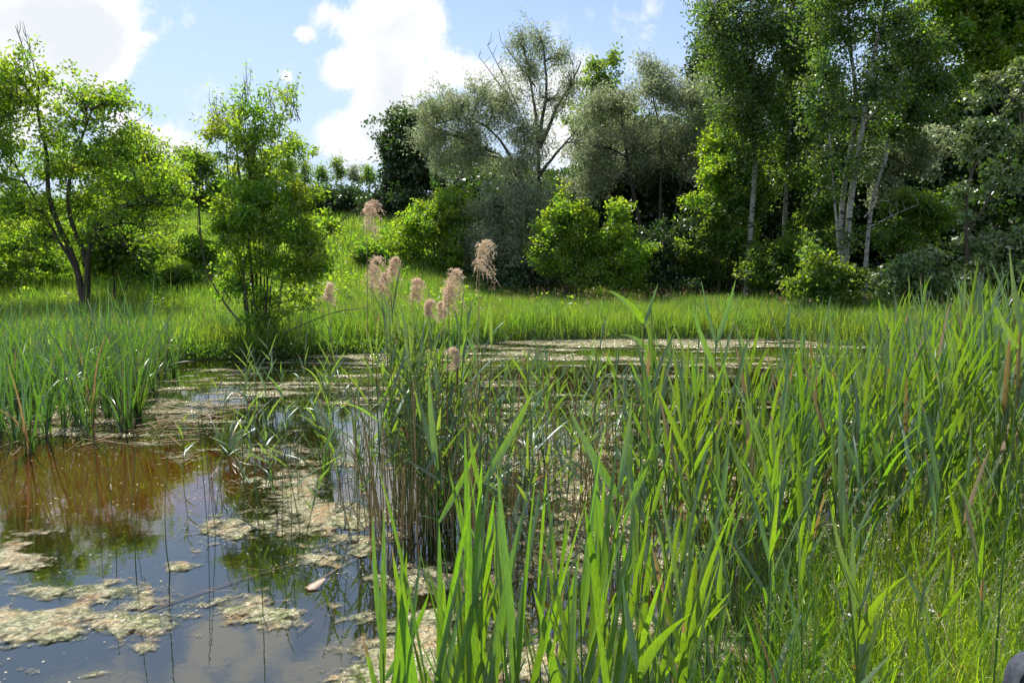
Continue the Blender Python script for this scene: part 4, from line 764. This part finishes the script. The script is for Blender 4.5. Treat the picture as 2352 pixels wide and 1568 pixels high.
for k4 in range(5):
    for i, (py_, u, px_, s) in enumerate(sorted(cp[k4*17:k4*17+17], key=lambda q: q[1])):
        put_cattail(px_, py_, s, 'cattail tuft at the left, %s row behind the front one, %s from the left' % (ORD[k4], ORD[i]), 'cattails behind the front row at the left')
for u, v, s, lb in [(748,1092,.5,'dark green cattail tuft standing in the water left of the central clump'),(520,1040,.32,'short stub of cattail in the open water beneath the tall shrub'),(318,960,.85,'lone cattail tuft right of the left bed'),(745,800,.3,'small cattail tuft close to the left shore'),(990,1190,.55,'grassy cattail tuft at the foot of the central clump'),(1010,1210,.5,'thin cattail tuft in front of the central clump foot')]:
    p = gp(u, v); put_cattail(p[0], p[1], s, lb, None)

# ------------------------------------------------------------ small things on the water
stick('broken_reed', 'dark bent reed stalk standing alone in the open water', [gp(395,1312)-np.array([0,0,.1]), gp(395,1312)+np.array([-.03,0,.1]), at(378,1180,3.9), at(380,1100,3.9), at(388,1020,3.9)], .004, 'stem', 'reed')
stick('bare_stalk', 'straight bare stalk in the water left of the bent one', [gp(312,1308)-np.array([0,0,.1]), gp(312,1308)+np.array([0,0,.12]), at(314,1180,3.95), at(318,1120,3.95)], .0035, 'stem', 'reed')
stick('dark_spike', 'dark old seed spike on a thin stalk left of the central clump', [gp(833,1120)-np.array([0,0,.1]), gp(833,1120)+np.array([0,0,.1]), gp(836,1120)+np.array([0,0,.28])], .009, 'bark', 'seed spike')
stick('floating_straw', 'long pale dead stem floating slantwise on the water', [gp(330,1405, .008), gp(500,1345,.01), gp(690,1290,.008), gp(860,1225,.012)], .0025, 'dry', 'stem')
stick('floating_twig', 'reddish dead stem floating in front of the central clump', [gp(700,1350,.008), gp(800,1290,.01), gp(900,1240,.01)], .003, 'dry', 'stem')
p = gp(706, 1352, .01); V, F_, A = blades(np.array([[0, 0, 0.0]]), np.array([.8]), np.array([1.45]), np.array([-.35]), np.array([.13]), np.array([.07]), 9, .2)
o = link('fallen_leaf', mesh('dead_leaf', V, F_, M['dry'], {'rnd': A*0})); o.location = tuple(p); tag(o, 'curled brown dead leaf floating on the open water', 'leaf')

r = np.random.default_rng(77)
n = 9000; x = r.uniform(-6, 2.5, n); y = r.uniform(2, 12, n); kp = (sdf(x, y) < -.1) & (fbm(x*1.4, y*1.8, 4) > .47); x, y = x[kp], y[kp]; B = len(x)
az = r.uniform(0, 6.28, B); l = r.uniform(.004, .016, B)*(1+y*.08); w = l*r.uniform(.3, .8, B); t = np.stack([np.cos(az), np.sin(az), 0*az], 1); sv = np.stack([-np.sin(az), np.cos(az), 0*az], 1); P = np.stack([x, y, np.full(B, .006)], 1)
V = np.stack([P, P+t*l[:, None]*.5+sv*w[:, None]*.5+[0, 0, .002], P+t*l[:, None], P+t*l[:, None]*.5-sv*w[:, None]*.5], 1).reshape(-1, 3)
tag(link('floating_debris', mesh('floating_debris', V, np.arange(4*B).reshape(-1, 4), M['seed'], {'rnd': np.repeat(r.random(B), 4)})), 'pale specks of plant debris drifting on the water', 'debris', kind='stuff')
B = 260; x = np.concatenate([r.uniform(-6.5, -3.6, 170), r.uniform(-2.5, 1.6, 90)]); y = np.concatenate([r.normal(8.7, .7, 170), r.uniform(3.6, 6.8, 90)]); az = r.uniform(0, 6.28, B); ln = np.where(np.arange(B) < 170, r.uniform(.15, .6, B), r.uniform(.05, .2, B)); t = np.linspace(-.5, .5, 6)[None]
P = np.stack([x[:, None]+np.cos(az)[:, None]*ln[:, None]*t, y[:, None]+np.sin(az)[:, None]*ln[:, None]*t, np.full((B, 6), .012)+.05*r.random(B)[:, None]*(t+.5)], -1); P[..., :2] += np.cumsum(r.normal(0, .006, (B, 6, 2)), 1)
V, F_, A = tubes(P, np.tile(np.where(np.arange(B) < 170, .0035, .0015)[:, None], (1, 6)), 4); tag(link('straw_litter', mesh('straw_litter', V, F_, M['dry'], {'rnd': A})), 'dead straw lying in the water round the reed feet', 'straw', kind='stuff')

# ------------------------------------------------------------ bag at the lower right corner
import bmesh
M['bag'] = noisemat('bag_cloth', (.018, .022, .035), (.05, .058, .08), 60, .8, .3, dist=.003)
c = at(2352, 1568, 1.45)
root = tag(empty('bag', (c[0]+.16, 1.5, c[2]-.36)), 'dark blue-grey cloth bag just showing in the bottom right corner', 'bag')
def rbox(name, sx, sy, sz, loc, bev, parent):
    bm = bmesh.new(); bmesh.ops.create_cube(bm, size=1)
    for v in bm.verts: v.co.x *= sx*(1-.15*(v.co.z > 0)); v.co.y *= sy*(1-.2*(v.co.z > 0)); v.co.z *= sz
    bmesh.ops.bevel(bm, geom=list(bm.edges), offset=bev, segments=6, profile=.6, affect='EDGES')
    me = bpy.data.meshes.new(name); bm.to_mesh(me); bm.free(); me.materials.append(M['bag']); me.polygons.foreach_set('use_smooth', [True]*len(me.polygons)); o = link(name, me, parent); o.location = loc; return o
zb = hz(c[0]+.16, 1.5); hb = c[2]+.03-zb; root.location = (c[0]+.17, 1.5, zb)
rbox('body', .34, .24, hb, (0, 0, hb/2), .1, root); rbox('pocket', .24, .08, hb*.45, (0, -.13, hb*.3), .035, root)
V, F_, A = tubes(path_pts([(-.07, 0, hb-.02), (-.05, 0, hb+.04), (.05, 0, hb+.04), (.07, 0, hb-.02)], 10)[None], np.full((1, 10), .01), 8); link('handle', mesh('handle', V, F_, M['bag']), root)
print('OBJECTS', len(bpy.data.objects), 'VERTS', sum(len(m.vertices) for m in bpy.data.meshes))
